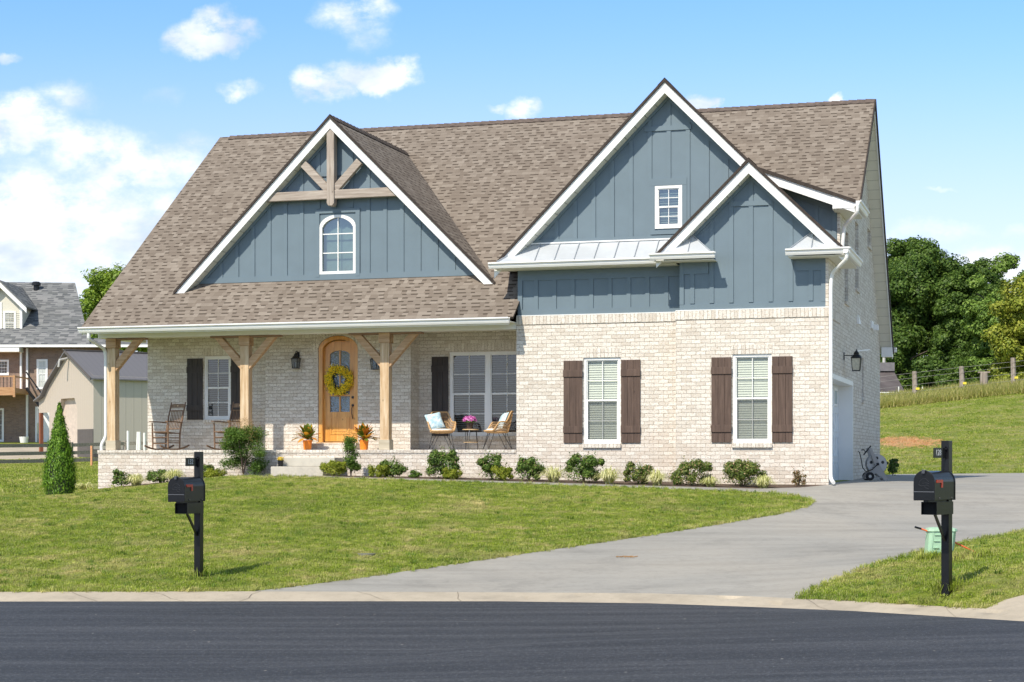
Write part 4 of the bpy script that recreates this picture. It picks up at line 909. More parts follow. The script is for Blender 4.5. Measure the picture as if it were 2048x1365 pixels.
def grassclump(x,ytop,ybase,wpx,Y,label,name='ornamental_grass',group='striped grass clumps in the front bed',n=210):
    b=aY(x,ybase,Y);X=b[0];z=h(X,Y);s_=f/LD(X,Y)[1];R=wpx/2/s_*1.35;Hh=max(.2,(ybase-ytop)/s_*1.15)
    V_=[];F_=[];m_=MB()
    for i in range(n):
        a=RNG.uniform(0,6.28);L=RNG.uniform(.6,1.15);rr=R*1.25*L*RNG.uniform(.3,1.);hh=Hh*RNG.uniform(.5,1.15)*(1.1-rr/R*.5);wv=.011
        dx,dy=math.cos(a),math.sin(a);sx,sy=-dy*wv,dx*wv;pts=[(0.,0.),(.35*rr,.75*hh),(.75*rr,.95*hh),(rr,.55*hh)]
        k=len(m_.v);x0=X+RNG.normal()*.03;y0=Y+RNG.normal()*.03
        for j,(u,v) in enumerate(pts):
            ww=1-j/3.5;m_.v+=[(x0+dx*u+sx*ww,y0+dy*u+sy*ww,z+v),(x0+dx*u-sx*ww,y0+dy*u-sy*ww,z+v)]
        for j in range(3): m_.f.append((k+2*j,k+2*j+1,k+2*j+3,k+2*j+2))
    t=thing(name,label,'ornamental grass',(X,Y,z),0,group);o=m_.build('blade_clump',mBlY,t,recalc=False)
    at=o.data.attributes.new('rnd','FLOAT','FACE');at.data.foreach_set('value',np.repeat(RNG.random(n),3).astype(np.float32));return t
GH='green hollies in the front bed';GS='yellow green spireas in the front bed'
YB=-.72
shrub(243,938,979,34,-.15,'small dark green holly nearest the left end of the porch plinth',mHolly,group=GH)
shrub(320,940,974,44,-.15,'low green holly left of the mailbox numbered 132, before the plinth',mHolly,group=GH,sprig=1)
shrub(412,925,958,30,-.1,'dark twiggy holly just behind the yellow spirea right of mailbox 132',mHolly,group=GH,sprig=2)
shrub(428,938,960,42,-.45,'yellow spirea mound just right of the mailbox numbered 132',mSpir,name='spirea',group=GS,leaf=.03)
shrub(668,922,955,46,YB,'round yellow spirea beside the right side of the concrete steps',mSpir,name='spirea',group=GS,leaf=.03)
shrub(757,930,956,40,YB,'yellow green spirea overlapping a holly right of the tall nandina by the steps',mSpir,name='spirea',group=GS,leaf=.03)
shrub(786,914,953,44,-.35,'holly touching the spirea below the third porch post',mHolly,group=GH,sprig=1)
shrub(830,938,958,22,YB,'tiny juniper like shrub alone between two larger hollies under the porch wall corner',mNand2,name='small_shrub',leaf=.022)
shrub(888,896,955,62,YB,'large holly with tall sprigs below the left wicker chair',mHolly,group=GH,sprig=3)
shrub(904,936,963,36,-1.0,'yellow spirea in front of the large holly below the left wicker chair',mSpir,name='spirea',group=GS,leaf=.03)
shrub(984,902,960,50,YB,'leggy holly with long sprigs below the side table and right wicker chair',mHolly,group=GH,sprig=4)
shrub(1005,932,965,38,-1.05,'yellow spirea in front of the leggy holly below the right wicker chair',mSpir,name='spirea',group=GS,leaf=.03)
shrub(1058,911,963,54,YB,'holly before the left edge of the projecting brick front',mHolly,group=GH,sprig=1)
shrub(1168,903,966,70,YB,'widest holly, below the left shutter of the left brick front window',mHolly,group=GH,sprig=2)
shrub(1276,920,967,50,YB,'holly flecked with tan leaves, below the right shutter of the left brick front window',mHollyT,group=GH)
shrub(1383,919,970,68,YB,'holly midway between the two shuttered windows of the brick front',mHollyT,group=GH,sprig=1)
shrub(1485,920,971,70,YB,'holly below the right brick front window',mHollyT,group=GH,sprig=2)
shrub(1598,938,972,30,-.5,'small reddish twiggy nandina near the corner downspout',leafmat('red_nandina',(.06,.06,.015),(.16,.15,.04),(.34,.14,.07),.25,9.),name='small_nandina',leaf=.03,per=60,sprig=2)
shrub(1785,914,936,22,13.2,'round dark bush beyond the hose reel at the back corner of the drive',mHolly,name='round_bush',leaf=.05)
for x,y0_,y1_,w_,Y,lb_ in((172,972,988,52,-.55,'pale striped grass alone between the cypress and the plinth corner'),(272,955,978,44,-.5,'pale striped grass right of the leftmost holly'),(348,950,975,52,-.55,'pale striped grass directly behind mailbox 132'),(1107,938,969,56,-1.0,'striped grass at the left part of the brick front, first of the row'),(1218,940,972,58,-1.0,'striped grass below the left brick front window'),(1314,944,974,50,-1.05,'striped grass just left of the holly that stands midway between the windows'),(1421,957,976,42,-1.05,'smallest striped grass, left of the right brick front window'),(1527,954,978,48,-1.05,'striped grass nearest the drive')):
    grassclump(x,y0_,y1_,w_,Y,lb_)
# tall nandina left of the steps, slim one right of them
def nandina(x,ytop,ybase,wpx,Y,label,mat,n=15000,leaf=.04,thin=False):
    b=aY(x,ybase,Y);X=b[0];z=h(X,Y);s_=f/LD(X,Y)[1];R=wpx/2/s_;Hh=(CZ+(HZ-ytop)/s_)-z
    t=thing('nandina',label,'shrub',(X,Y,z-.01));Cs=[]
    nst=26 if not thin else 34
    for i in range(nst):
        a=RNG.uniform(0,6.28);q1=R*math.sqrt(RNG.random())*.8;zz=RNG.uniform(.10,.86);k=math.sqrt(max(.05,1-((zz-.40)/.60)**2)) if not thin else (.9-.5*zz)
        c=(X+q1*k*math.cos(a),Y+q1*k*math.sin(a),z+Hh*zz);rr=R*RNG.uniform(.30,.44)*(1 if not thin else 1.15);p,_=blobpts(n//nst,c,(rr,rr,rr*.8),.7,.3);Cs.append(p)
    Cs=np.concatenate(Cs);leafmesh('foliage',Cs,RNG.normal(size=Cs.shape)+np.array([0,-.2,.6]),leaf*RNG.uniform(.6,1.3,len(Cs)),mat,t,asp=2.6)
    m_=[]
    for i in range(60 if not thin else 12):
        a=RNG.uniform(0,6.28);q1=R*RNG.uniform(.1,.8)
        for k in range(26): m_.append((X+q1*math.cos(a)+RNG.normal()*.03,Y+q1*math.sin(a)+RNG.normal()*.03,z+Hh*(RNG.uniform(.74,1.13)) -q1*.35))
    m_=np.array(m_);leafmesh('young_growth',m_,RNG.normal(size=m_.shape),.026,mNandT if not thin else mat,t,asp=2.8)
    stems(t,(X,Y,z),Hh*.8,12,R*.6,.007);return t
mNandT=leafmat('nandina_tips',(.14,.13,.04),(.30,.22,.08),(.46,.22,.12),.3,9.)
nandina(486,846,951,100,-.30,'large bushy nandina with reddish new tips, left of the steps before the second post',mNand2,n=21000)
nandina(702,868,950,46,-.30,'slim airy nandina beside the yellow spirea right of the steps',mNand2,n=6500,thin=True)
# cypress
X,Y,z=WP(119,996,36.5);z=h(X,Y);t=thing('cypress',"dense bright green cone shaped cypress standing alone on the left lawn",'tree',(X,Y,z))
Cs=[];Ns=[];Hc=181/3500*36.5
for i in range(520):
    v=RNG.random()**1.25;v=max(.015,v);rr=.345*(min(1,(1-v)/.74)**.92)*(1 if v>.16 else .62+2.4*v)*RNG.uniform(.86,1.1);a=RNG.uniform(0,6.28);c=(X+rr*.86*math.cos(a),Y+rr*.86*math.sin(a),z+.02+Hc*v)
    k=.5+.6*min(1,rr/.3);p,d=blobpts(46,c,(.075*k,.075*k,.12*k),.8,.25);Cs.append(p);Ns.append(d*.5+np.array([math.cos(a),math.sin(a),.2]))
for i in range(50):
    v=RNG.uniform(.85,1.03);p,d=blobpts(16,(X,Y,z+Hc*v),(.02,.02,.06),.8,.1);Cs.append(p);Ns.append(d)
Cs=np.concatenate(Cs);Ns=np.concatenate(Ns);up_=np.tile([0.,0.,1.],(len(Cs),1));leafmesh('foliage',Cs,Ns+RNG.normal(size=Ns.shape)*.4,.045*RNG.uniform(.6,1.3,len(Cs)),mCyp,t,asp=2.4,stem=up_)
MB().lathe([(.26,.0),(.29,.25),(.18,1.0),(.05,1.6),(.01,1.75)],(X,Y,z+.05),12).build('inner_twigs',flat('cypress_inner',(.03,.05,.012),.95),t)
MB().tube([(X,Y,z-.1),(X,Y,z+.5)],.035,8).build('trunk',mBark,t)
# ---- background trees
def tree(x,y,rx,ry,d,label,mat,lobes=60,per=1100,leaf=.17,name='broadleaf_tree',ybase=810,lobr=(.2,.34),seed=None,group=None,cat='tree',squash=.8,tr=.22):
    l=(x-1024)/f*d;zc=CZ+(HZ-y)/f*d;Rx=rx/f*d;Rz=ry/f*d;bx,by,_=W(l,d);zb=h(bx,by)
    t=thing(name,label,cat,(bx,by,zb-.1),0,group);lob=[]
    for i in range(lobes):
        dd=unit(1)[0];q1=RNG.uniform(.55,.92) if i>lobes*.2 else RNG.uniform(0,.5);k=RNG.uniform(*lobr)*min(Rx,Rz)
        lob.append(((bx+dd[0]*Rx*q1,by+dd[1]*Rx*q1*squash,zc+dd[2]*Rz*q1),(k,k,k*.8)))
    bump_leaves('crown',lob,per,leaf,mat,t,up=.5,rnd=.8,shell=.5,rough=.28,asp=1.5)
    m_=MB();m_.tube([(bx,by,zb-.3),(bx+.1,by,zb+(zc-zb)*.5),(bx,by+.1,zc+Rz*.2)],[tr,tr*.8,tr*.3],8)
    m_.build('trunk',mBark,t)
    for i in range(7):
        a=i*2.4;m2=MB();m2.tube([(bx,by,zc-Rz*(.6-.12*i)),(bx+Rx*.35*math.cos(a),by+Rx*.35*math.sin(a),zc-Rz*(.35-.12*i)),(bx+Rx*.7*math.cos(a),by+Rx*.7*math.sin(a),zc-Rz*(.1-.1*i))],[tr*.4,tr*.25,tr*.1],6);m2.build('limb',mBark,t)
    return t
mT1=leafmat('dark_oak_leaf',(.034,.076,.014),(.085,.155,.026),(.17,.26,.048),.38,.5)
mT2=leafmat('pine_needle',(.07,.14,.02),(.15,.25,.04),(.25,.35,.07),.2,.6)
mT3=leafmat('yellowing_leaf',(.12,.17,.02),(.26,.31,.035),(.42,.42,.07),.3,.6)
mT4=leafmat('bright_leaf',(.08,.16,.014),(.19,.30,.03),(.32,.42,.06),.35,.5)
tree(1838,610,112,128,116,'tallest dark green oak, right behind the gable end of the house',mT1,lobes=90,per=1300,leaf=.19,ybase=800)
tree(1800,735,95,75,113,'dark oak low between the gable end and the first fence post',mT1,lobes=50,per=1100,leaf=.18)
tree(1930,650,72,140,112,'narrow dark oak between the tallest oak and the lighter pine',mT1,lobes=60,per=1100,leaf=.18)
tree(2025,625,102,128,106,'mid green tufted pine behind the yellowing tree at the right edge',mT2,lobes=70,per=1000,leaf=.17,name='pine_tree',lobr=(.16,.26))
tree(1985,755,60,48,103,'low green pine bough clump just left of the yellowing tree',mT2,lobes=30,per=700,leaf=.15,name='young_pine',lobr=(.2,.3))
tree(2065,675,98,128,98,'yellow green tree at the right edge behind the tallest fence post',mT3,lobes=70,per=900,leaf=.17,lobr=(.16,.28))
tree(238,632,92,98,128,'bright green tree showing between the far brick house and the roof eave',mT4,lobes=70,per=1000,leaf=.2)
tree(320,600,60,70,135,'second bright green tree, only its top left tip showing above the roof slope',mT4,lobes=40,per=600,leaf=.2)
tree(1965,600,62,85,119,'dark oak filling the dip between the narrow oak and the tufted pine',mT1,lobes=45,per=1000,leaf=.19)
tree(1895,765,80,55,104,'round dark bushy tree low behind the leftmost weathered fence post',mT1,lobes=36,per=800,leaf=.16,name='bushy_tree',lobr=(.25,.4))
tree(1960,745,70,62,110,'dark bushy tree in the gap between the narrow oak and the yellowing tree',mT1,lobes=36,per=800,leaf=.17,name='bushy_tree',lobr=(.25,.4))
tree(2055,775,75,40,95,'low yellow green bushes at the foot of the yellowing tree, right edge',mT3,lobes=30,per=700,leaf=.15,name='bushes',lobr=(.25,.4),tr=.08)
tree(1795,560,70,90,122,'dark oak tight against the gable end, higher behind its soffit',mT1,lobes=50,per=1000,leaf=.19)
tree(1840,800,34,30,89,'small green bush in the weeds just left of the first fence post',mT4,lobes=12,per=500,leaf=.10,name='weedy_bush',lobr=(.3,.5),tr=.04)
# ---- grass blades as instanced tufts
def tuft(name,n,rad,hh,wv):
    m_=MB()
    for i in range(n):
        a=RNG.uniform(0,6.28);q1=rad*math.sqrt(RNG.random());x0,y0=q1*math.cos(a),q1*math.sin(a);b=RNG.uniform(0,6.28);ln=RNG.uniform(.2,1.1)*hh;H1=hh*RNG.uniform(.55,1.1)
        dx,dy=math.cos(b),math.sin(b);sx,sy=-dy*wv/2,dx*wv/2
        k=len(m_.v);m_.v+=[(x0-sx,y0-sy,0),(x0+sx,y0+sy,0),(x0+dx*ln*.4+sx*.8,y0+dy*ln*.4+sy*.8,H1*.6),(x0+dx*ln*.4-sx*.8,y0+dy*ln*.4-sy*.8,H1*.6),(x0+dx*ln,y0+dy*ln,H1)]
        m_.f+=[(k,k+1,k+2,k+3),(k+3,k+2,k+4)]
    me=bpy.data.meshes.new(name);me.from_pydata(m_.v,[],m_.f);me.materials.append(mBlade)
    at=me.attributes.new('rnd','FLOAT','FACE');at.data.foreach_set('value',np.repeat(RNG.random(n),2).astype(np.float32))
    return bpy.data.objects.new(name,me)
def scatter(name,label,pts,tf,smin,smax,tilt=.12,cat='grass'):
    me=bpy.data.meshes.new(name);me.from_pydata([tuple(p) for p in pts],[],[]);o=bpy.data.objects.new(name,me);COL.objects.link(o)
    ng=bpy.data.node_groups.new(name,'GeometryNodeTree');ng.interface.new_socket(name='Geometry',in_out='INPUT',socket_type='NodeSocketGeometry');ng.interface.new_socket(name='Geometry',in_out='OUTPUT',socket_type='NodeSocketGeometry')
    q=NT(ng);gi=q.n('NodeGroupInput');go=q.n('NodeGroupOutput');mp=q.n('GeometryNodeMeshToPoints');q.set(mp.inputs[0],gi.outputs[0])
    oi=q.n('GeometryNodeObjectInfo');oi.inputs['Object'].default_value=tf
    rv=q.n('FunctionNodeRandomValue',data_type='FLOAT_VECTOR');rv.inputs[0].default_value=(-tilt,-tilt,0);rv.inputs[1].default_value=(tilt,tilt,6.283)
    rs=q.n('FunctionNodeRandomValue',data_type='FLOAT');rs.inputs[2].default_value=smin;rs.inputs[3].default_value=smax
    ip=q.n('GeometryNodeInstanceOnPoints');q.set(ip.inputs['Points'],mp.outputs[0]);q.set(ip.inputs['Instance'],oi.outputs['Geometry']);q.set(ip.inputs['Rotation'],rv.outputs[0]);q.set(ip.inputs['Scale'],rs.outputs[1])
    q.set(go.inputs[0],ip.outputs[0]);md=o.modifiers.new('scatter','NODES');md.node_group=ng
    return tag(o,label,cat,None,'stuff')
def sample_ground(dens,cond,kinds=('ground',)):
    k=np.isin(cls,kinds);T=GF[k];Z_=HG.copy();a=~np.isnan(zB);Z_[a]=zB[a]
    Pn=np.column_stack([GV,Z_]);c3=Pn[T].mean(1);L=np.array([LD(x,y) for x,y in c3[:,:2]]);kk=cond(L[:,0],L[:,1]);T=T[kk]
    A3=Pn[T];ar=.5*np.linalg.norm(np.cross(A3[:,1]-A3[:,0],A3[:,2]-A3[:,0]),axis=1);n=int(ar.sum()*dens)
    i=RNG.choice(len(T),n,p=ar/ar.sum());u=RNG.random((n,2));s_=u.sum(1)>1;u[s_]=1-u[s_];A=A3[i]
    o=A[:,0]+u[:,:1]*(A[:,1]-A[:,0])+u[:,1:]*(A[:,2]-A[:,0]);ins=(o[:,0]<.06)&(o[:,0]>-16.8)&(o[:,1]>.2)&(o[:,1]<12.2);return o[~ins]
fov=lambda l,d,m_=1.: np.abs(l)<.30*d+m_
pts=sample_ground(120,lambda l,d:(d<38)&fov(l,d)&(d>17))
scatter('lawn_grass','short mown green lawn grass with straw flecks in front of the house',pts,tuft('tuft',26,.085,.030,.0075),.6,1.25)
pts=sample_ground(9,lambda l,d:(d>38)&(d<95)&fov(l,d,3)&((l/d<-.22)|(l/d>.19)))
scatter('far_grass','mown green grass on the slopes behind and beside the house',pts,tuft('far_tuft',30,.24,.045,.016),.6,1.3)
# weeds along the fence at the top of the slope, and uncut blades round posts and box
wl=[]
for i in range(2600):
    x=RNG.uniform(1755,2120);d=RNG.uniform(85,91);l=(x-1024)/f*d;X,Y,_=W(l,d);wl.append((X,Y,0))
wl=np.array(wl);wl[:,2]=hgt(wl[:,:2]);tw=tuft('weed_tuft',22,.26,.40,.022)
mWeed=leafmat('dry_weed',(.22,.30,.05),(.46,.46,.13),(.75,.64,.32),.5,.5);tw.data.materials[0]=mWeed
scatter('tall_weeds','tall dry weeds and seed heads along the fence at the top of the slope',wl,tw,.6,1.35,.25,'weeds')
ul=[]
def around(x,y,r,n): 
    X,Y,z=PXG(x,y)
    for i in range(n):
        a=RNG.uniform(0,6.28);q1=r*RNG.random()**.7;ul.append((X+q1*math.cos(a),Y+q1*math.sin(a)*.8,0))
around(1893,1177,.16,26);around(1880,1118,.32,60);around(1925,1120,.35,50);around(397,1155,.10,8)
ul=np.array(ul);ul[:,2]=hgt(ul[:,:2]);scatter('uncut_grass','longer uncut grass round the mailbox post and the green utility box',ul,tuft('long_tuft',16,.07,.11,.008),.6,1.3,.25)
# ================================================================ MAILBOXES
def digits(name,txt,mat,parent,size,mtx):
    cu=bpy.data.curves.new(name,'FONT');cu.body=txt;cu.size=size;cu.extrude=.0012;cu.align_x='CENTER';cu.align_y='CENTER'
    to=bpy.data.objects.new('tmp',cu);COL.objects.link(to);dg=bpy.context.evaluated_depsgraph_get();me=bpy.data.meshes.new_from_object(to.evaluated_get(dg));bpy.data.objects.remove(to)
    me.transform(mtx);me.name=name
    return finish(me,name,mat,parent)
def mailbox(x,y,d,fdir,txt,label,flagpost=True):
    l=(x-1024)/f*d;bx,by,_=W(l,d);z=h(bx,by)
    ang=math.atan2(fdir[1],fdir[0])+TH
    t=thing('mailbox',label,'mailbox',(bx,by,z),ang,'black mailboxes along the kerb',org=(0,0,0));ORG[t.name]=Vector((0,0,0))
    po=MB().box(-.046,.046,-.046,.046,-.3,1.665).build('post',mBlack,t,bevel=.004)
    # arched box: x forward, y across
    w_=.118;zb=1.02;zs=1.215
    arc=[(-w_,zb)]+[(-w_*math.cos(a),zs+w_*math.sin(a)) for a in np.linspace(0,PI,17)]+[(w_,zb)]
    m_=MB();m_.prism(arc,lambda u,v,s_:(s_,u,v),.055,.545);bo=m_.build('box_body',mBlack,t,smooth=False)
    big=[(-w_-.007,zb-.008)]+[(-(w_+.007)*math.cos(a),zs+(w_+.007)*math.sin(a)) for a in np.linspace(0,PI,17)]+[(w_+.007,zb-.008)]
    dm=MB().prism(big,lambda u,v,s_:(s_,u,v),.545,.566).build('box_door',mBlack,t,bevel=.003)
    MB().prism(big,lambda u,v,s_:(s_,u,v),.045,.060).build('rear_rim',mBlack,t)
    MB().box(.566,.570,-w_,w_,zb+.085,zb+.090).build('door_crease',flat('crease_grey',(.16,.17,.19),.5) if 'crease_grey' not in MATS else MATS['crease_grey'],dm)  # crease strip in a paler grey than the door paint
    em=MB() # raised head shaped mark on the door
    pts=[(-.055,.10),(-.02,.13),(.02,.125),(.05,.10),(.06,.065),(.03,.05),(.0,.055),(-.02,.03),(-.055,.02)]
    em.tube([(.567,-u,zb+.10+v) for u,v in pts],.0035,6);em.tube([(.567,-u,zb+.10+v) for u,v in((-.06,.075),(-.02,.085),(.02,.078))],.003,6);em.tube([(.567,-u,zb+.10+v) for u,v in((-.06,.05),(-.03,.06),(0,.052))],.003,6)
    em.build('door_relief',flat('relief_black',(.022,.024,.028),.35) if 'relief_black' not in MATS else MATS['relief_black'],dm)
    MB().box(.55,.592,-.018,.018,zs+w_-.030,zs+w_+.014).build('latch',flat('latch_grey',(.12,.12,.13),.3,metal=.6) if 'latch_grey' not in MATS else MATS['latch_grey'],dm,bevel=.004)
    fl=MB().box(.36,.51,w_+.002,w_+.008,zs-.010,zs+.022).box(.36,.395,w_+.002,w_+.008,zs-.062,zs-.010);fl.build('flag',mRed,t)
    for xx in(.13,.44): MB().tube([(xx,w_,zb+.018),(xx,w_+.008,zb+.018)],.010,8).build('bolt',MATS['latch_grey'],bo)
    # open newspaper holder underneath
    nb=MB();a,b,y_,z0,z1=.03,.445,.092,.855,.995
    nb.box(a,b,-y_,y_,z0,z0+.004);nb.box(a,b,-y_,y_,z1-.004,z1);nb.box(a,b,-y_,-y_+.004,z0+.004,z1-.004);nb.box(a,b,y_-.004,y_,z0+.004,z1-.004);nb.box(a,a+.004,-y_+.004,y_-.004,z0+.004,z1-.004)
    no=nb.build('newspaper_holder',mBlack,t);MB().box(a+.005,b-.03,-y_+.005,y_-.005,z0+.005,z1-.005).build('shaded_inside',mHole,no)
    MB().box(.05,.52,-.03,.03,.995,1.02).build('support_arm',mBlack,t)
    MB().beam((.045,0,.56),(.30,0,.857),.022,.030).build('diagonal_brace',mBlack,t)
    pl=MB().box(.047,.33,-.006,.006,1.475,1.585).build('number_plate',mBlack,t,bevel=.002)
    MB().box(.044,.075,-.014,.014,1.46,1.60).tube([(.06,.014,1.57),(.06,.03,1.57)],.012,8).build('bracket',mBlack,pl)
    # text reads towards the road side (+y face): local x of text runs along -x
    mt=Matrix(((-1.0,0,0,.222),(0,0,1,.007),(0,1,0,1.53),(0,0,0,1)))
    digits('numerals',txt,mNum,pl,.092,mt);MB().tube([(.0,.046,1.63),(.0,.049,1.63)],.006,6).build('post_bolt',MATS['latch_grey'],po)
    return t
mailbox(397.5,1155,23.2,(-.35,-.94),'132','black mailbox with red flag and plate 132 on a post in the left lawn')
mailbox(1893.5,1177,19.4,(-.63,-.78),'128','black mailbox with red flag and plate 128 on a post by the green utility box')
# ================================================================ UTILITY BOX AND MARKER
X,Y,z=PXG(1877,1115);t=thing('utility_box','pale green plastic utility box leaning in the grass behind the mailbox numbered 128','utility box',(X,Y,z),TH,org=(0,0,0));ORG[t.name]=Vector((0,0,0))
mPed=flat('pale_green_plastic',(.36,.55,.38),.55,var=.08,vs=10)
ld_=LD(X,Y)[1]/f
w0=.188;m_=MB();lean=.022
def pedp(u,v,zz): k=(1-.10*zz/.36);return (u*k+lean*zz/.36*1.6,v*k,zz)
o8=[(-w0,-.10),(-w0*.75,-.16),(w0*.75,-.16),(w0,-.10),(w0,.10),(w0*.75,.16),(-w0*.75,.16),(-w0,.10)]
m_.v=[pedp(u*.92,v*.92,-.04) for u,v in o8]+[pedp(u*1.05,v*1.05,.35) for u,v in o8];m_.f=[tuple(range(8))[::-1],tuple(range(8,16))]+[(i,(i+1)%8,(i+1)%8+8,i+8) for i in range(8)]
bd=m_.build('housing',mPed,t,bevel=.006)
m_=MB();m_.v=[pedp(u*1.16,v*1.16,.35) for u,v in o8]+[pedp(u*1.10,v*1.10,.385) for u,v in o8]+[pedp(u*.8,v*.8,.40) for u,v in o8]
m_.f=[tuple(range(8))[::-1],tuple(range(16,24))]+[(i,(i+1)%8,(i+1)%8+8,i+8) for i in range(8)]+[(i+8,(i+1)%8+8,(i+1)%8+16,i+16) for i in range(8)];m_.build('lid',mPed,t,bevel=.005)
for u in(-.085,.075):
    for zz in(.05,.13,.22,.30):
        m_=MB();a=pedp(u,-.165,zz);m_.box(a[0]-.04,a[0]+.04,-.168+.012*zz,-.14,zz,zz+.010);m_.build('rib',mPed,bd)
for u in(-.01,.13,-.15):
    m_=MB();m_.beam(pedp(u,-.160,0),pedp(u,-.163,.35),.018,.012,(0,-1,0));m_.build('upright_rib',mPed,bd)
a=PXG(1829,1115);
A1=WP(1830,1054.5,ld_*f-.05);A2=WP(1842,1058,ld_*f-.03);A3=WP(1856,1063,ld_*f-.02);A4=WP(1905,1083,ld_*f+.02);A5=WP(1951,1105,ld_*f+.05)
mr=thing('marker_pole','thin orange marker pole with black tip leaning through the green utility box','marker pole',A3)
MB().tube([A2,A3,A4,(A5[0],A5[1],A5[2])],[.011,.012,.012,.009],10).build('orange_tube',flat('orange_plastic',(.80,.17,.05),.5),mr);MB().tube([A1,A2],.014,10).build('black_tip',mIron,mr)
# small covers set in the lawn and drive
X,Y,z=PXG(733,1110);solid('meter_cover','small round grey cover sunk in the middle of the lawn','ground cover lid',(X,Y,z),MB().lathe([(.13,-.02),(.13,.018),(.0,.02)],(X,Y,z),20),flat('worn_cover',(.16,.16,.13),.8,var=.3,vs=30))
X,Y,z=PXG(1253,1115);m_=MB()
for i in range(26):
    a=RNG.uniform(0,6.28);r_=.14*RNG.random()**.5;m_.tube([(X+r_*math.cos(a),Y+r_*math.sin(a),z+.006),(X+r_*math.cos(a)+RNG.uniform(-.05,.05),Y+r_*math.sin(a)+RNG.uniform(-.03,.03),z+.014)],.006,5)
solid('dead_leaves','little pile of brown dead leaves lying on the open driveway','leaves',(X,Y,z),m_,flat('dead_leaf',(.30,.17,.07),.9))
# ================================================================ PORCH THINGS
FZ=1.741
def lantern(name,label,loc,rz,sc=1.,group=None,arm='wall'):
    t=thing(name,label,'wall lamp',loc,rz,group,org=(0,0,0));ORG[t.name]=Vector((0,0,0))  # local: wall at y=0, lamp towards -y
    MB().box(-.035,.035,-.02,0,-.02,.14).build('back_plate',mIron,t,bevel=.004)
    if arm=='wall': MB().tube([(0,-.01,.09),(0,-.07,.16),(0,-.13,.15),(0,-.14,.10)],.009,8).build('arm',mIron,t)
    else: MB().tube([(0,-.01,.07),(0,-.19,.07)],.009,8).build('arm',mIron,t)
    cy_=-.14 if arm=='wall' else -.27
    zt=.10 if arm=='wall' else .16;s_=sc
    c=MB();w1,w0_=.080*s_,.062*s_
    for u,v in((-1,-1),(1,-1),(1,1),(-1,1)): c.beam((u*w0_,cy_+v*w0_,zt-.33*s_),(u*w1,cy_+v*w1,zt-.12*s_),.010,.010)
    c.box(-w0_-.008,w0_+.008,cy_-w0_-.008,cy_+w0_+.008,zt-.345*s_,zt-.33*s_);c.box(-w1-.01,w1+.01,cy_-w1-.01,cy_+w1+.01,zt-.125*s_,zt-.11*s_)
    c.build('cage',mIron,t)
    MB().lathe([(w1*1.25,zt-.11*s_),(w1*.75,zt-.06*s_),(w1*.55,zt-.055*s_),(w1*.6,zt-.03*s_),(w1*.35,zt-.005*s_),(.012,zt+.015*s_),(.006,zt+.04*s_)],(0,cy_,0),8).build('roof_cap',mIron,t)
    g=MB();g.v=[(u*w0_*.95,cy_+v*w0_*.95,zt-.33*s_) for u,v in((-1,-1),(1,-1),(1,1),(-1,1))]+[(u*w1*.95,cy_+v*w1*.95,zt-.125*s_) for u,v in((-1,-1),(1,-1),(1,1),(-1,1))];g.f=[(0,1,5,4),(1,2,6,5),(2,3,7,6),(3,0,4,7)];g.build('lamp_glass',mFrost if arm!='wall' else mGlassP,t)
    MB().tube([(0,cy_,zt-.32*s_),(0,cy_,zt-.2*s_)],.012,8).build('candle',mBlind,t);return t
a=aY(595,715,1.6);lantern('wall_lantern','black iron wall lantern left of the front door',(a[0]+.02,1.6,a[2]-.02),0,group='black iron lanterns fixed to the brick')
a=aY(754,716,1.6);lantern('wall_lantern','black iron wall lantern right of the front door, half hidden by a post brace',(a[0],1.6,a[2]-.03),0,group='black iron lanterns fixed to the brick')
lantern('wall_lantern','black iron lantern with frosted glass sticking out over the garage door',(0,2.9,3.72),PI/2,1.25,group='black iron lanterns fixed to the brick',arm='long')
# wreath
cx,cz=-11.33,3.36;wr=thing('wreath','yellow and green leafy wreath hanging on the arched front door','wreath',(cx,1.66,cz))
m_=MB();m_.tube([(cx+.20*math.cos(t_),1.67,cz+.20*math.sin(t_)) for t_ in np.linspace(0,2*PI,25)],.035,8,cap=False);m_.build('twig_ring',flat('wreath_twigs',(.05,.035,.02),.9),wr)
Cs=[];n=2600
th=RNG.uniform(0,2*PI,n);rr=.262+.045*RNG.normal(size=n)+.02*np.sin(th*3+1);Cs=np.column_stack([cx+.02+rr*np.cos(th),1.62+RNG.normal(size=n)*.018,cz-.02+rr*np.sin(th)])
tg=np.column_stack([-np.sin(th)+.8*np.cos(th),np.zeros(n),np.cos(th)+.8*np.sin(th)])
leafmesh('yellow_leaves',Cs,np.tile([0,-1.,.2],(n,1))+RNG.normal(size=(n,3))*.5,.045,leafmat('wreath_yellow',(.80,.55,.01),(1.,.72,.02),(1.,.85,.08),.2,9.,odd=((.14,.17,.02,1),.15)),wr,asp=2.2,stem=tg)
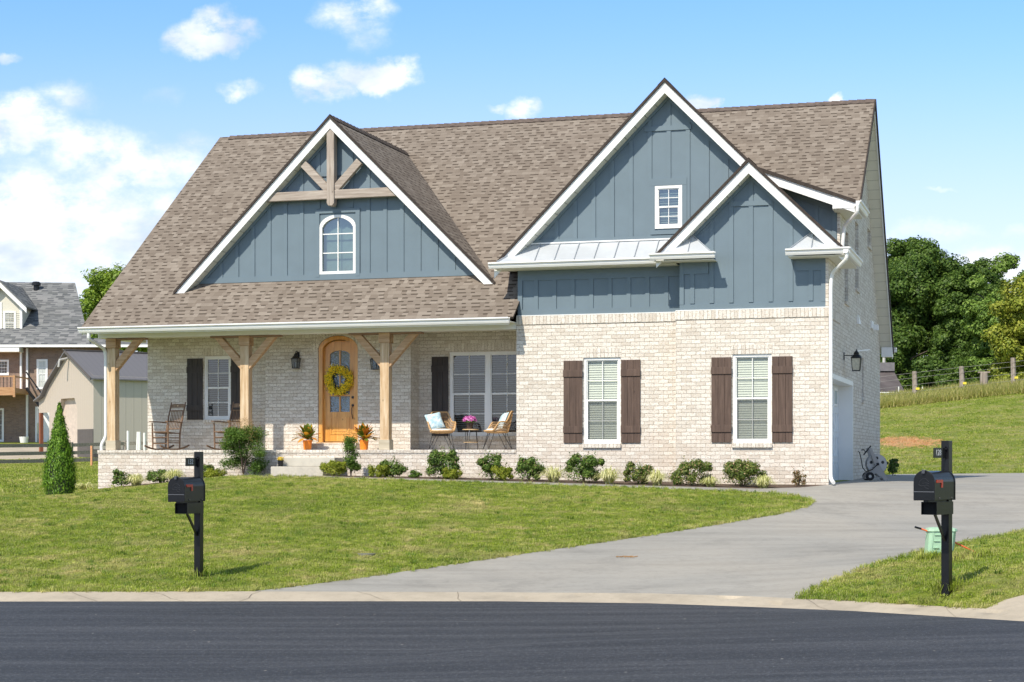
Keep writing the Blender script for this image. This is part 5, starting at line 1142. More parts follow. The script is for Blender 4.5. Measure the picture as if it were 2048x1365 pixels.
# flower pots
def croton(x,label):
    a=aY(x,898,.62);t=thing('potted_croton',label,'potted plant',(a[0],.95,FZ),0,'orange pots of croton beside the front door')
    X=aY(x,898,.95)[0];t.location=(X,.95,FZ);ORG[t.name]=Vector((X,.95,FZ))
    MB().lathe([(.085,0),(.105,.20),(.112,.205),(.112,.225),(.098,.225),(.095,.20),(0,.20)],(X,.95,FZ),24).build('pot',flat('orange_glaze',(.85,.25,.02),.4) if 'orange_glaze' not in MATS else MATS['orange_glaze'],t,smooth=False)
    m_=MB();cs=[]
    for i in range(64):
        az=RNG.uniform(0,6.28);el=RNG.uniform(.15,1.35);L=RNG.uniform(.27,.42);d=Vector((math.cos(az)*math.cos(el),math.sin(az)*math.cos(el),math.sin(el)));sd=d.cross(Vector((0,0,1))).normalized();nr=sd.cross(d)
        b0=Vector((X,.95,FZ+.20+RNG.uniform(.0,.10)));k=len(m_.v);pr=[(0.,.010),(.3,.046),(.6,.052),(.85,.032),(1.,.004)]
        for u,wd in pr:
            p=b0+d*(L*u+.03)-Vector((0,0,1))*(.12*u*u*L*(1.2-el/1.4)*3);m_.v+=[tuple(p+sd*wd+nr*.006),tuple(p),tuple(p-sd*wd+nr*.006)]
        for j in range(4):
            q0=k+3*j;m_.f+=[(q0,q0+1,q0+4,q0+3),(q0+1,q0+2,q0+5,q0+4)]
    o=m_.build('leaves',mCro,t,recalc=False);at=o.data.attributes.new('rnd','FLOAT','FACE');at.data.foreach_set('value',np.repeat(RNG.random(64),8).astype(np.float32));return t
mCro=leafmat('croton_leaf',(.30,.05,.02),(.72,.30,.03),(.88,.55,.06),.3,7.,odd=((.14,.20,.02,1),.38))
croton(615,'orange pot of yellow and red croton left of the front door');croton(728,'orange pot of green and red croton right of the front door')
X,Y=-11.88,-.30;t=thing('flower_pot','small black pot of yellow flowers on the lower concrete step','potted plant',(X,Y,1.375))
MB().lathe([(.05,0),(.062,.12),(.066,.12),(.066,.135),(.055,.135),(0,.12)],(X,Y,1.376),16).build('pot',mIron,t)
p,d=blobpts(240,(X,Y,1.545),(.08,.08,.05),.4,.1);leafmesh('flowers',p,d+np.array([0,-.3,.5]),.024,leafmat('yellow_mum',(.12,.14,.02),(.62,.42,.02),(.85,.62,.04),.2,20.),t,asp=1.1)
# rocking chairs
mRock=woodmat('rocker_wood',(.10,.055,.03),(.19,.11,.062),(.30,.19,.11),rough=.55,streak=.3)
def rocker(loc,rz,label):
    t=thing('rocking_chair',label,'rocking chair',loc,rz,'wooden rocking chairs on the porch',org=(0,0,0));ORG[t.name]=Vector((0,0,0))
    def B(name,m_,par=t): return m_.build(name,mRock,par)
    for s_ in(-1,1):
        y=.25*s_
        B('runner',MB().prism([(x,.0+.10*((x-.02)/.48)**2) for x in np.linspace(-.46,.46,15)]+[(x,.035+.10*((x-.02)/.48)**2) for x in np.linspace(.46,-.46,15)],lambda u,v,q_:(u,q_,v),y-.018,y+.018))
        fl=B('front_leg',MB().tube([(.21,y,.04),(.215,y*1.02,.40),(.22,y*1.05,.64)],[.017,.021,.016],10))
        B('back_post',MB().tube([(-.18,y*.92,.05),(-.19,y*.92,.40),(-.28,y*.92,.80),(-.37,y*.92,1.13)],[.018,.021,.019,.014],10))
        B('arm',MB().prism([(-.22,-.03),(-.05,-.035),(.15,-.045),(.27,-.05),(.30,-.02),(.30,.02),(.27,.05),(.15,.045),(-.05,.035),(-.22,.03)],lambda u,v,q_:(u,y*1.05+v,.655-.06*(-u+.22)*.0+q_-.10*max(0,-u)),0,.022))
        for zz in(.17,.29): B('side_stretcher',MB().tube([(-.185,y*.93,zz),(.215,y*1.0,zz)],.010,8))
    for zz in(.15,.30): B('front_stretcher',MB().tube([(.212,-.25,zz),(.212,.25,zz)],.011,8))
    B('rear_stretcher',MB().tube([(-.185,-.23,.22),(-.185,.23,.22)],.011,8))
    se=MB()
    for i in range(11): xx=-.19+.042*i;se.box(xx-.017,xx+.017,-.25,.25,.415-.012*math.sin(i/10*PI)-.03*(1-i/10),.437-.012*math.sin(i/10*PI)-.03*(1-i/10))
    B('seat',se)
    def bk(zz): return -.19-(zz-.40)*.26
    B('top_rail',MB().prism([(-.24,1.0),(.24,1.0),(.24,1.075),(.12,1.095),(-.12,1.095),(-.24,1.075)],lambda u,v,q_:(bk(v)+q_,u,v),-.012,.012))
    MB().tube([(bk(1.045)+.012,0,1.045),(bk(1.045)+.016,0,1.045)],.022,12).build('medallion',mPost,t)
    B('lower_rail',MB().tube([(bk(.50),-.23,.50),(bk(.50),.23,.50)],.014,8));B('upper_rail',MB().tube([(bk(.93),-.23,.93),(bk(.93),.23,.93)],.016,8))
    for i in range(8): y=-.175+.05*i;B('back_spindle',MB().tube([(bk(.50),y,.50),(bk(.72)-.01,y,.72),(bk(.93),y,.93)],[.008,.012,.008],6))
    return t
def porchpt(x,Y): return aY(x,898,Y)[0]
rocker((porchpt(334,1.25),1.25,FZ),R_(-108),'brown slatted rocking chair nearest the left end of the porch, by the shutter')
rocker((porchpt(458,1.25),1.25,FZ),R_(-110),'brown slatted rocking chair behind the big nandina and the second post')
# wicker chairs
mWick=woodmat('wicker',(.36,.20,.08),(.52,.32,.15),(.64,.43,.22),rough=.6,streak=.2,scale=2.)
mCush=flat('white_cushion',(.80,.78,.72),.9,var=.04);
def pillowmat():
    m,q,b=newmat('pale_blue_pillow');co=q.n('ShaderNodeTexCoord').outputs['Object'];n1=q.noise(co,16,4,.6);q.set(b.inputs['Base Color'],q.ramp(n1,[(.4,(.36,.55,.66)),(.55,(.60,.73,.77)),(.65,(.74,.80,.78))]));b.inputs['Roughness'].default_value=.9;return m
mPil=pillowmat()
def wicker(loc,rz,label):
    t=thing('wicker_chair',label,'wicker chair',loc,rz,'wicker chairs with white cushions',org=(0,0,0));ORG[t.name]=Vector((0,0,0))
    # front +x
    def low(a): return Vector((.01+.25*math.cos(a),.25*math.sin(a),.40))
    def upp(a):
        b=abs(a)/PI  # 0 front .. 1 back
        k=max(0,min(1,(b-.28)/.22)) ; kb=max(0,min(1,(b-.66)/.14));kb=kb*kb*(3-2*kb)
        z=.42+.20*(k*k*(3-2*k))+.23*kb
        return Vector((.01+(.27+.07*kb)*math.cos(a)*(1.05),(.31-.03*kb)*math.sin(a),z))
    an=np.linspace(-PI,PI,61)
    MB().tube([low(a) for a in an],.014,8,cap=False).build('seat_rim',mWick,t)
    MB().tube([upp(a) for a in an],.017,8,cap=False).build('upper_rim',mWick,t)
    for j in range(3):
        u=(j+1)/4;MB().tube([low(a).lerp(upp(a),u) for a in np.linspace(.33*PI,PI*1.67,41)] if False else [low(a).lerp(upp(a),u) for a in np.linspace(.30*PI,PI,30)]+[low(a).lerp(upp(a),u) for a in np.linspace(-PI,-.30*PI,30)][1:],.007,6).build('hoop',mWick,t)
    st=MB()
    for a in np.linspace(.28*PI,1.72*PI,58):
        aa=a if a<=PI else a-2*PI;p0=low(aa);p1=upp(aa);st.tube([p0,p0.lerp(p1,.5)+Vector((math.cos(aa),math.sin(aa),0))*.012,p1],.0045,5)
    st.build('woven_strands',mWick,t)
    MB().lathe([(.0,.36),(.22,.37),(.26,.40),(.0,.41)],(.01,0,0),24).build('seat_base',mWick,t)
    cu=MB().lathe([(.0,.405),(.21,.405),(.235,.425),(.235,.445),(.21,.468),(.0,.474)],(.02,0,0),24).build('seat_cushion',mCush,t,smooth=True)
    for u,v in((1,1),(1,-1),(-1,1),(-1,-1)):
        foot=Vector((.27*u,.25*v,.0));MB().tube([(.10*u+.03,.19*v,.37),foot,(.20*u,.07*v,.37)],.0065,6).build('hairpin_leg',mIron,t)
    return t
def pillow(loc,rz,tilt,label,roll=0):
    n=14;m_=MB()
    for sgn in(1,-1):
        k=len(m_.v)
        for i in range(n+1):
            for j in range(n+1):
                u=i/n*2-1;v=j/n*2-1;th=.065*(max(0,(1-u**4))*max(0,(1-v**4)))**.6;r_=.2*(1-.06*(1-abs(u))*(abs(v)>.6)-.05*(1-abs(v)));m_.v.append((sgn*th,u*.195*(1-.07*(1-v*v)),v*.195*(1-.07*(1-u*u))))
        for i in range(n):
            for j in range(n): a=k+i*(n+1)+j;m_.f.append((a,a+1,a+n+2,a+n+1))
    me=bpy.data.meshes.new('pillow');me.from_pydata(m_.v,[],m_.f);me.transform(Matrix.Rotation(rz,4,'Z')@Matrix.Rotation(tilt,4,'Y')@Matrix.Rotation(roll,4,'X'))
    o=finish(me,'pillow',mPil,None,True);o.location=loc;return tag(o,label,'pillow','pale blue pillows on the wicker chairs')
c1=(porchpt(883,1.25),1.25,FZ);r1=R_(-62);c2=(porchpt(995,1.35),1.35,FZ);r2=R_(-148)
wicker(c1,r1,'wicker chair at the left of the small table, turned to the right');wicker(c2,r2,'wicker chair at the right of the small table, beside the projecting brick corner')
def off(c,r,x,y,z): return (c[0]+x*math.cos(r)-y*math.sin(r),c[1]+x*math.sin(r)+y*math.cos(r),c[2]+z)
pillow(off(c1,r1,-.08,-.14,.645),r1+.15,R_(-24),'pale blue pillow leaning in the left wicker chair',R_(12))
pillow(off(c2,r2,-.13,0,.655),r2,R_(-24),'pale blue pillow leaning in the right wicker chair')
X=porchpt(941,1.3);Yt=1.3;t=thing('side_table','small wooden two tier side table on black hairpin legs between the wicker chairs','table',(X,Yt,FZ))
mTop=woodmat('pale_table_wood',(.48,.30,.14),(.60,.42,.22),(.70,.52,.32),axis=0)
MB().lathe([(.175,.44),(.18,.445),(.18,.462),(.0,.465)],(X,Yt,FZ),28).build('table_top',mTop,t);MB().lathe([(.155,.16),(.16,.165),(.16,.175),(.0,.178)],(X,Yt,FZ),28).build('lower_shelf',mTop,t)
for i in range(3):
    a=i*2.094+.5;c_,s_=math.cos(a),math.sin(a);MB().tube([(X+.13*c_-.04*s_,Yt+.13*s_+.04*c_,FZ+.44),(X+.165*c_,Yt+.165*s_,FZ+.005),(X+.13*c_+.04*s_,Yt+.13*s_-.04*c_,FZ+.44)],.006,6).build('leg',mIron,t)
zt=FZ+.466;t=thing('potted_mum','dark pot of bright pink chrysanthemums on the small side table','potted plant',(X-.02,Yt,zt))
MB().lathe([(.06,0),(.085,.13),(.09,.13),(.09,.15),(.075,.15),(0,.135)],(X-.02,Yt,zt),20).build('pot',flat('dark_brown_pot',(.05,.03,.025),.6),t)
p,d=blobpts(520,(X-.02,Yt,zt+.19),(.165,.165,.115),.25,.08,-.2);leafmesh('blossoms',p,d+np.array([0,-.2,.3]),.032,leafmat('pink_mum',(.36,.04,.24),(.62,.10,.46),(.80,.40,.68),.2,30.),t,asp=1.05)
p,d=blobpts(260,(X-.02,Yt,zt+.165),(.16,.16,.05),.4,.1,-.6);leafmesh('foliage',p,d,.035,mHolly,t)
# ================================================================ HOSE REEL
X,Y,z=(lambda p:(p[0],p[1],h(p[0],p[1])))(aX(1749,950,.52));t=thing('hose_reel','grey plastic hose reel cart standing on the drive against the shaded side wall','hose reel',(X,Y,z),TH,org=(0,0,0));ORG[t.name]=Vector((0,0,0))
mPl=flat('grey_plastic',(.34,.32,.30),.55,var=.06);mPl2=flat('light_grey_plastic',(.46,.45,.43),.5,var=.06);mTyre=flat('black_rubber',(.012,.012,.013),.8)
s_=LD(X,Y)[1]/f  # metres per photo pixel here
def rp(x,y,v=0.): return ((x-1751)*s_,v,(954-y)*s_)
for v in(-.17,.17):
    m_=MB();m_.prism([rp(*p)[::2] for p in((1737,890),(1741,888),(1762,930),(1776,953),(1768,955),(1752,933))],lambda a,b,c:(a,c,b),v-.018,v+.018);m_.build('frame_side',mPl,t)
    m_=MB();m_.prism([rp(*p)[::2] for p in((1729,950),(1733,941),(1752,920),(1760,932),(1764,944),(1758,946),(1750,939),(1741,945),(1735,951))],lambda a,b,c:(a,c,b),v-.020,v+.020);m_.build('frame_brace',mPl,t)
    m_=MB();cxw=rp(1738.5,948);m_.lathe([(.0,-.022),(.085,-.022),(.095,-.015),(.095,.015),(.085,.022),(.0,.022)],(0,0,0),24);m_.v=[(cxw[0]+x,v*1.12+z_,.097+y) for x,y,z_ in m_.v];w_=m_.build('wheel',mTyre,t)
    m_=MB();m_.lathe([(.0,-.026),(.035,-.026),(.035,.026),(.0,.026)],(0,0,0),16);m_.v=[(cxw[0]+x,v*1.12+z_,.097+y) for x,y,z_ in m_.v];m_.build('hub',mPl2,w_)
    m_=MB();cr=rp(1754,921);R2=.225
    ring=[(R2*math.cos(a),R2*math.sin(a)) for a in np.linspace(0,2*PI,33)[:-1]];holes=[[(.135*math.cos(b)+.038*math.cos(a),.135*math.sin(b)+.038*math.sin(a)) for a in np.linspace(0,2*PI,9)[:-1]] for b in(.3,1.6,2.85,4.1,5.3)]
    V_,fs=cdt_face(ring,holes)
    for vv in(v*.62-.006,v*.62+.006): m_.add([(cr[0]+a,vv,cr[2]+b) for a,b in V_],fs)
    m_.add([(cr[0]+a,v*.62-.014,cr[2]+b) for a,b in ring]+[(cr[0]+a,v*.62+.014,cr[2]+b) for a,b in ring],[(i,(i+1)%32,(i+1)%32+32,i+32) for i in range(32)]);m_.build('reel_disc',mPl2,t,recalc=False)
m_=MB();m_.lathe([(.0,-.09),(.17,-.09),(.17,.09),(.0,.09)],(0,0,0),24);m_.v=[(cr[0]+x,z_,cr[2]+y) for x,y,z_ in m_.v];m_.build('wound_hose',flat('dark_hose',(.03,.032,.03),.6),t)
MB().tube([rp(1728,902,-.10),rp(1746,885,.14)],.016,8).build('handle_bar',mTyre,t);MB().tube([rp(1754,921,-.21),rp(1754,921,-.17)],.03,12).build('crank_hub',mTyre,t)
MB().tube([rp(1754,921,-.2),rp(1742,932,-.22),rp(1730,936,-.2),rp(1725,928,-.12),rp(1722,908,-.1),rp(1719,897,-.10),rp(1716,896,-.1)],.011,8).build('hose',mTyre,t)
MB().tube([rp(1770,925,.1),rp(1773,940,.12)],.012,6).build('nozzle',flat('yellow_nozzle',(.6,.45,.05),.5),t)
MB().box(rp(1738,0)[0],rp(1772,0)[0],-.17,.17,.05,.075).build('tray',mPl,t)
# ================================================================ NEIGHBOURING BRICK HOUSE (camera aligned frame: x across, y away)
D1=100.
def q1(x,y,d=D1): return ((x-1024)/f*d,CZ+(HZ-y)/f*d)
N=ldthing('far_brick_house','distant brown brick house with grey shingle roof, cream dormer and wooden deck','house',60,886,D1)
mNB=brickmat('brown_brick',cols=((.26,.17,.125),(.16,.105,.08)),mortar=(.28,.25,.22),var=.9);mNS=shinglemat('grey_shingle',[(.125,.13,.13),(.16,.165,.168),(.20,.205,.205),(.24,.24,.24)],(.07,.075,.085),tab=.4,row=.26)
mCream=flat('cream_siding',(.66,.63,.53),.6,var=.03)
def Qb(m_,x0,x1,y0,y1,da,db,dref=D1):
    a=q1(x0,y1,dref);b=q1(x1,y0,dref);return m_.box(a[0],b[0],da,db,a[1],b[1])
m_=MB();a=q1(-260,900);b=q1(205,690);hl=[[q1(75,777),q1(94,777),q1(94,720),q1(75,720)],[q1(74,886),q1(125,886),q1(125,818),q1(74,818)]]
wallY(m_,[a,(b[0],a[1]),b,(a[0],b[1])],hl,D1,.15)
m_.add([(b[0],D1,a[1]),(b[0],D1+12,a[1]),(b[0],D1+12,b[1]),(b[0],D1,b[1])],[(0,1,2,3)])
m_.build('brick_wall',mNB,N,recalc=False)
m_=MB();x0,_=q1(-260,0);e=q1(-260,690);ex,ez=q1(180,691);rx,rz_=q1(147,566,D1+6);rx2=rx
roofpoly(m_,[(e[0],D1-.8,ez),(ex+.2,D1-.8,ez),(rx2+.1,D1+6,rz_),(e[0],D1+6,rz_+.1)],(1,0,0),.12)
roofpoly(m_,[(e[0],D1+13,ez),(rx2-2.,D1+13,ez),(rx2+.1,D1+6,rz_),(e[0],D1+6,rz_+.1)],(1,0,0),.12)
nr=m_.build('roof',mNS,N)
m_=MB();lx,lz=q1(150,678,D1+1);lx2,_=q1(310,690);roofpoly(m_,[(lx-.5,D1-.8,ez),(lx2,D1-.8,ez-.02),(lx2-.9,D1+2,ez+.55),(lx-.5,D1+2,ez+.55)],(1,0,0),.1);m_.build('porch_roof',mNS,N)
m_=MB();m_.box(e[0],lx2,D1-.93,D1-.80,ez-.16,ez-.02);m_.box(e[0],q1(0,0)[0]+.8*0+ (47-0)/f*D1*1.0,D1-.9,D1,ez-.42,ez-.17);m_.build('gutter',mWhite,N)
MB().box(q1(53,0)[0],q1(57,0)[0],D1-.12,D1-.01,q1(0,888)[1],ez-.16).build('downspout',mWhite,N);MB().box(q1(42.5,0)[0],q1(46,0)[0],D1-.30,D1-.15,q1(0,780)[1],ez-.4).build('white_post',mWhite,N)
# dormer
m_=MB();dd=D1+.9;a=q1(45,683,dd);tp=q1(-2,565,dd);bl=q1(-110,683,dd)
wallY(m_,[q1(-60,683,dd),q1(44,683,dd),q1(44,610,dd),q1(-2,568,dd),q1(-60,612,dd)],[],dd);a1=q1(44,683,dd);a2=q1(44,610,dd);m_.add([(a1[0],dd,a1[1]),(a2[0],dd,a2[1]),(a2[0],dd+3.5,a2[1])],[(0,1,2)]);dorm=m_.build('dormer',mCream,N,recalc=False)
for i in range(14):
    zz=a1[1]+.12*i+.05;MB().box(bl[0]+1.5,a1[0]-.02,dd-.025,dd+.001,zz,zz+.03).build('lap_board',mCream,dorm) if i%1==0 and i<14 else None
m_=MB();p0=q1(-2,560,dd-.4);p1=q1(53,613,dd-.4);pl=q1(-57,613,dd-.4)
for A_,B_ in((p0,p1),(p0,pl)): roofpoly(m_,[(A_[0],dd-.4,A_[1]),(A_[0],dd+6,A_[1]),(B_[0],dd+4.,B_[1]),(B_[0],dd-.4,B_[1])],(0,1,0),.1)
m_.build('dormer_roof',mNS,dorm)
m_=MB()
for A_,B_ in((p0,p1),(p0,pl)): m_.prism([(A_[0],A_[1]-.1),(B_[0],B_[1]-.1),(B_[0],B_[1]-.38),(A_[0],A_[1]-.38)],lambda u,v,t_:(u,t_,v),dd-.42,dd-.36)
m_.box(a1[0]-.12,a1[0]+.02,dd-.04,dd+.02,a1[1],a2[1]);m_.box(bl[0]+1.4,a1[0],dd-.04,dd+.02,a1[1]-.05,a1[1]+.06);m_.build('dormer_trim',mWhite,dorm)
def nwin(x0,x1,y0,y1,d,par,nx=2,ny=2,bl='w',nm='window'): 
    a=q1(x0,y1,d);b=q1(x1,y0,d);return dhwin(a[0],b[0],a[1],b[1],d,par,fw=.09,nx=nx,ny=ny,blind=None,room=False,glass=mGlassN if bl=='w' else mGlassR,name=nm,depth=-.02)
mGlassN=flat('curtained_glass',(.55,.58,.55),.15,var=.15,vs=1.5);mGlassR2=flat('dark_glass',(.07,.09,.11),.1,var=.3,vs=1.)
nwin(7,32,623,669,dd,dorm,3,2);nwin(-28,4,605,669,dd,dorm,3,3);nwin(73.5,95.5,719,779,D1,N,2,2)
w_=MB();a=q1(75,886,D1);b=q1(125,818,D1);w_.box(a[0],b[0],D1+.12,D1+.16,a[1],b[1]);w_.build('garage_door',mWhite,N);w_=MB();w_.box(a[0]-.12,a[0],D1-.04,D1,a[1],b[1]+.12);w_.box(a[0],b[0],D1-.04,D1,b[1],b[1]+.12);w_.build('garage_frame',mWhite,N)
# recessed porch behind the deck is darker only because the deck and eave shade it
w_=MB();a=q1(17,750,D1);nw=nwin(-6,18,720,751,D1,N,3,2);nwin(-30,8,817,884,D1,N,1,3,nm='glazed_door')
bx=MB().box(q1(-120,0)[0],q1(58,0)[0],D1-2.8,D1-.05,q1(0,790)[1],q1(0,780)[1]).build('deck',mDeck:=woodmat('deck_timber',(.34,.17,.07),(.48,.27,.13),(.56,.34,.18),axis=0),N)
m_=MB();za=q1(0,777)[1];zb_=q1(0,759)[1];lX=q1(-120,0)[0];rX=q1(58,0)[0]
MB().box(lX,rX,D1-2.85,D1-2.76,za-.5,za-.05).build('deck_fascia',mDeck,bx);MB().box(lX,rX,D1-2.86,D1-2.72,zb_,zb_+.07).build('rail_cap',mDeck,bx)
for i in range(26): xx=rX-.05-.2*i;m_.box(xx-.015,xx+.015,D1-2.80,D1-2.77,za-.06,zb_)
m_.build('balusters',mIron,bx);MB().box(rX-.1,rX+.02,D1-2.9,D1-2.75,za-.6,zb_+.1).build('deck_post',mDeck,bx);MB().box(rX-.08,rX-.0,D1-2.8,D1-.1,zb_,zb_+.07).build('rail_cap',mDeck,bx)
m_=MB();m_.beam((rX,D1-.6,za),(q1(92,0)[0],D1-.6,q1(0,822)[1]),.05,.16);m_.beam((rX,D1-.6,za+.9),(q1(92,0)[0],D1-.6,q1(0,792)[1]),.05,.07);m_.build('stair_rail',mIron,bx)
a=q1(72.5,572,D1+5.2);m_=MB();m_.lathe([(.16,-.35),(.16,.0),(.27,.02),(.27,.18),(.18,.24),(.0,.26)],(a[0],D1+5.2,a[1]),14);m_.build('roof_vent',mIron,nr)
for x,y,d_ in((33,590,D1+4.6),(165,680,D1+.6)): a=q1(x,y,d_);MB().lathe([(.12,-.25),(.07,-.05),(.06,.2),(.0,.22)],(a[0],d_,a[1]),10).build('vent_pipe',mIron,nr)
b=q1(48,880,D1-3);solid('white_bucket','small white bucket standing by the brown brick house','bucket',W(b[0],D1-3,b[1]-.17),MB().lathe([(.20,0),(.26,.34),(.0,.34)],W(b[0],D1-3,b[1]-.17),14),mWhite)
# ================================================================ METAL SHED
DS=84.
phi=R_(37);sl_=(187-1024)/f*DS;szb=CZ+(HZ-900)/f*DS
S=thing('metal_shed','beige metal shed with dark roof, roller door and lean to on a red post','shed',W(sl_,DS,szb),TH+phi,org=(0,0,0));ORG[S.name]=Vector((0,0,0))
# local axes: +x along the side wall (right), +y along the gable wall going back left; corner at the origin
def metalmat(name,c,axis,sp=.23):
    m,q,b=newmat(name);co=q.n('ShaderNodeTexCoord').outputs['Object'];x=q.xyz(co)[axis];fr=q.m('FRACT',q.m('DIVIDE',x,sp))
    rib=q.m('MULTIPLY',q.m('GREATER_THAN',fr,.80),1.);q.set(b.inputs['Base Color'],q.mix(q.m('MULTIPLY',q.m('GREATER_THAN',fr,.93),.35),c,tuple(v*.5 for v in c)));b.inputs['Roughness'].default_value=.45
    q.set(b.inputs['Normal'],q.n('ShaderNodeBump',i={'Strength':.6,'Distance':.03,'Height':rib}));return m
mSh=metalmat('beige_ribbed_metal',(.52,.47,.40),0,.42);mShG=metalmat('beige_gable_metal',(.50,.43,.36),1,.22);mShR=metalmat('dark_ribbed_roof',(.15,.145,.155),0,.30);mBrn=flat('brown_metal_trim',(.10,.085,.08),.5)
ez_=(900-752)/f*DS;pk=(900-697)/f*DS;hw=2.72;L_=9.
MB().add([(0,0,-.4),(L_,0,-.4),(L_,0,ez_),(0,0,ez_)],[(0,1,2,3)]).build('side_wall',mSh,S)
rl=2*hw
m_=MB();dh_=[(rl*.36,-.1),(rl*.78,-.1),(rl*.78,2.05),(rl*.72,2.55),(rl*.42,2.55),(rl*.36,2.05)]
V_,fs=cdt_face([(0,-.4),(rl,-.4),(rl,1.9),(rl+1.35,1.9),(rl+1.35,2.55),(rl+.6,2.75),(rl,3.3),(hw+.2,pk),(0,ez_)],[dh_])
m_.add([(0,a,b) for a,b in V_],fs);m_.add([(0,a,b) for a,b in dh_]+[(.25,a,b) for a,b in dh_],[(i,(i+1)%6,(i+1)%6+6,i+6) for i in range(6)]);m_.build('gable_wall',mShG,S,recalc=False)
MB().add([(.25,a,b) for a,b in dh_],[tuple(range(6))]).build('roller_door',flat('beige_door',(.56,.47,.40),.5),S)
MB().box(-.03,0,0,rl*.34,-.4,1.0).build('wainscot',mBrn,S);MB().box(0,L_,-.03,0,-.4,.02).build('base_trim',mBrn,S)
m_=MB();P=[(-.25,-.25,ez_-.13),(L_+.2,-.25,ez_-.13),(L_+.2,hw+.2,pk+.04),(-.25,hw+.2,pk+.04)];m_.add(P+[(a,b,c-.06) for a,b,c in P],[(0,1,2,3),(7,6,5,4),(0,4,5,1),(1,5,6,2),(2,6,7,3),(3,7,4,0)]);so2=m_.build('roof',mShR,S)
m_=MB();pr=[(hw+.2,pk+.04),(rl,3.34),(rl+.6,2.8),(rl+1.5,2.55)]
for (a,b),(c,d_) in zip(pr,pr[1:]): k=len(m_.v);m_.add([(-.25,a,b),(L_,a,b),(L_,c,d_),(-.25,c,d_),(-.25,a,b-.07),(L_,a,b-.07),(L_,c,d_-.07),(-.25,c,d_-.07)],[(0,1,2,3),(7,6,5,4),(0,3,7,4)])
m_.build('rear_roof',mShR,S,recalc=False)
MB().beam((-.26,-.25,ez_-.16),(-.26,hw+.2,pk+.0),.03,.14).build('rake_trim',mBrn,S);MB().box(-.3,L_,hw+.1,hw+.3,pk+.03,pk+.09).build('ridge_cap',mBrn,S)
MB().box(-.05,.12,rl+1.05,rl+1.22,-.6,1.9).build('lean_to_post',flat('red_brown_post',(.26,.09,.045),.7),S)
MB().tube([(-.05,hw+.2,pk-.35),(-.5,hw+.2,pk-.45),(-.55,hw+.2,pk-.8)],.06,8).build('yard_light',mPl2,S)
# ================================================================ FENCES, BARN, STAKES
mOld=woodmat('weathered_rail',(.13,.12,.10),(.24,.22,.18),(.35,.32,.27),axis=0,rough=.9,streak=.3);mOldP=woodmat('weathered_post',(.16,.13,.11),(.30,.25,.21),(.42,.37,.31),axis=2,rough=.9,scale=.5)
Fe=thing('rail_fence','weathered grey three rail board fence crossing behind the cypress and the porch','fence',W((142-1024)/f*77,77,h(*W((142-1024)/f*77,77)[:2])))
posts=[(-90,70,72),(142,77,77),(250,79,79),(420,80,80)]
pts=[]
for x,_,d in posts:
    l=(x-1024)/f*d;X,Y,_=W(l,d);z=h(X,Y);pts.append(Vector((X,Y,z)))
    MB().box(X-.07,X+.07,Y-.07,Y+.07,z-.2,z+1.0).build('fence_post',mOldP,Fe)
for a,b in zip(pts,pts[1:]):
    for zz in(.20,.53,.87): MB().beam(a+Vector((0,-.09,zz)),b+Vector((0,-.09,zz)),.03,.15).build('rail',mOld,Fe)
for x,y0,y1,lb in((256,862,899,'leftmost thin white garden stake seen under the porch beam end'),(273,864,899,'tilted thin white garden stake, second under the porch beam end'),(279,864,899,'thin white garden stake with brown tip, third under the porch beam end'),(289,866,899,'rightmost thin white garden stake, against the brick corner')):
    p=WP(x,906,66);q_=WP(x+(3 if 'tilted' in lb else 0),y0,66);z=h(p[0],p[1]);solid('garden_stake',lb,'garden stake',(p[0],p[1],z),MB().tube([(p[0],p[1],z-.05),q_],.05,8),mWhite,group='white stakes beyond the porch')
for x,y0,y1 in((183,892,928),):
    p=WP(x,y1,74);z=h(p[0],p[1]);q_=WP(x,y0,74);solid('orange_post','short orange survey post by the rail fence near the plinth corner','survey post',(p[0],p[1],z),MB().tube([(p[0],p[1],z-.1),(p[0],p[1],q_[2])],.045,8),flat('faded_orange',(.75,.36,.18),.6))
wf=[]
Fw=None;lbs=('shortest weathered post of the wire fence, near the barn','weathered post of the wire fence, middle of the three','tallest weathered post of the wire fence, right edge')
PT=[]
for (x,y0,y1),lb in zip(((1829,743,800),(1923,733,792),(2026,716,782)),lbs):
    d=88.;l=(x-1024)/f*d;X,Y,_=W(l,d);z=h(X,Y);zt=CZ+(HZ-y0)/f*d;r_=.13
    m_=MB();m_.tube([(X,Y,z-.2),(X+.02,Y,(z+zt)/2),(X,Y,zt)],[r_,r_*.97,r_*.92],10);o=solid('fence_post',lb,'fence post',(X,Y,z),m_,mOldP,group='posts of the wire fence on the slope');PT.append(Vector((X,Y,z)))
    k=MB();k.box(X+r_*.6,X+r_+.12,Y-r_-.03,Y-r_+.02,z+.55,z+.66);oo=k.build('insulator',flat('yellow_insulator',(.75,.62,.05),.5) if 'yellow_insulator' not in MATS else MATS['yellow_insulator'],o)
L0=PT[0]+(PT[0]-PT[1])*.8;L1=PT[2]+(PT[2]-PT[1])*.8
wt=thing('wire_fence','thin grey fence wires strung between the weathered posts','fence wire',PT[1]);allp=[L0]+PT+[L1]
for zz in(.45,.8,1.15,1.4): MB().tube([p+Vector((0,-.17,zz)) for p in allp],.007,5).build('wire',flat('grey_wire',(.30,.29,.27),.5) if 'grey_wire' not in MATS else MATS['grey_wire'],wt)
X,Y,_=W((1968-1024)/f*89,89);z=h(X,Y);solid('stump_post','short pale stump post in the weeds between the two taller posts','post',(X,Y,z),MB().tube([(X,Y,z-.2),(X,Y,z+.95)],.2,10).box(X-.3,X+.3,Y-.12,Y+.12,z+.95,z+1.02),mOldP)
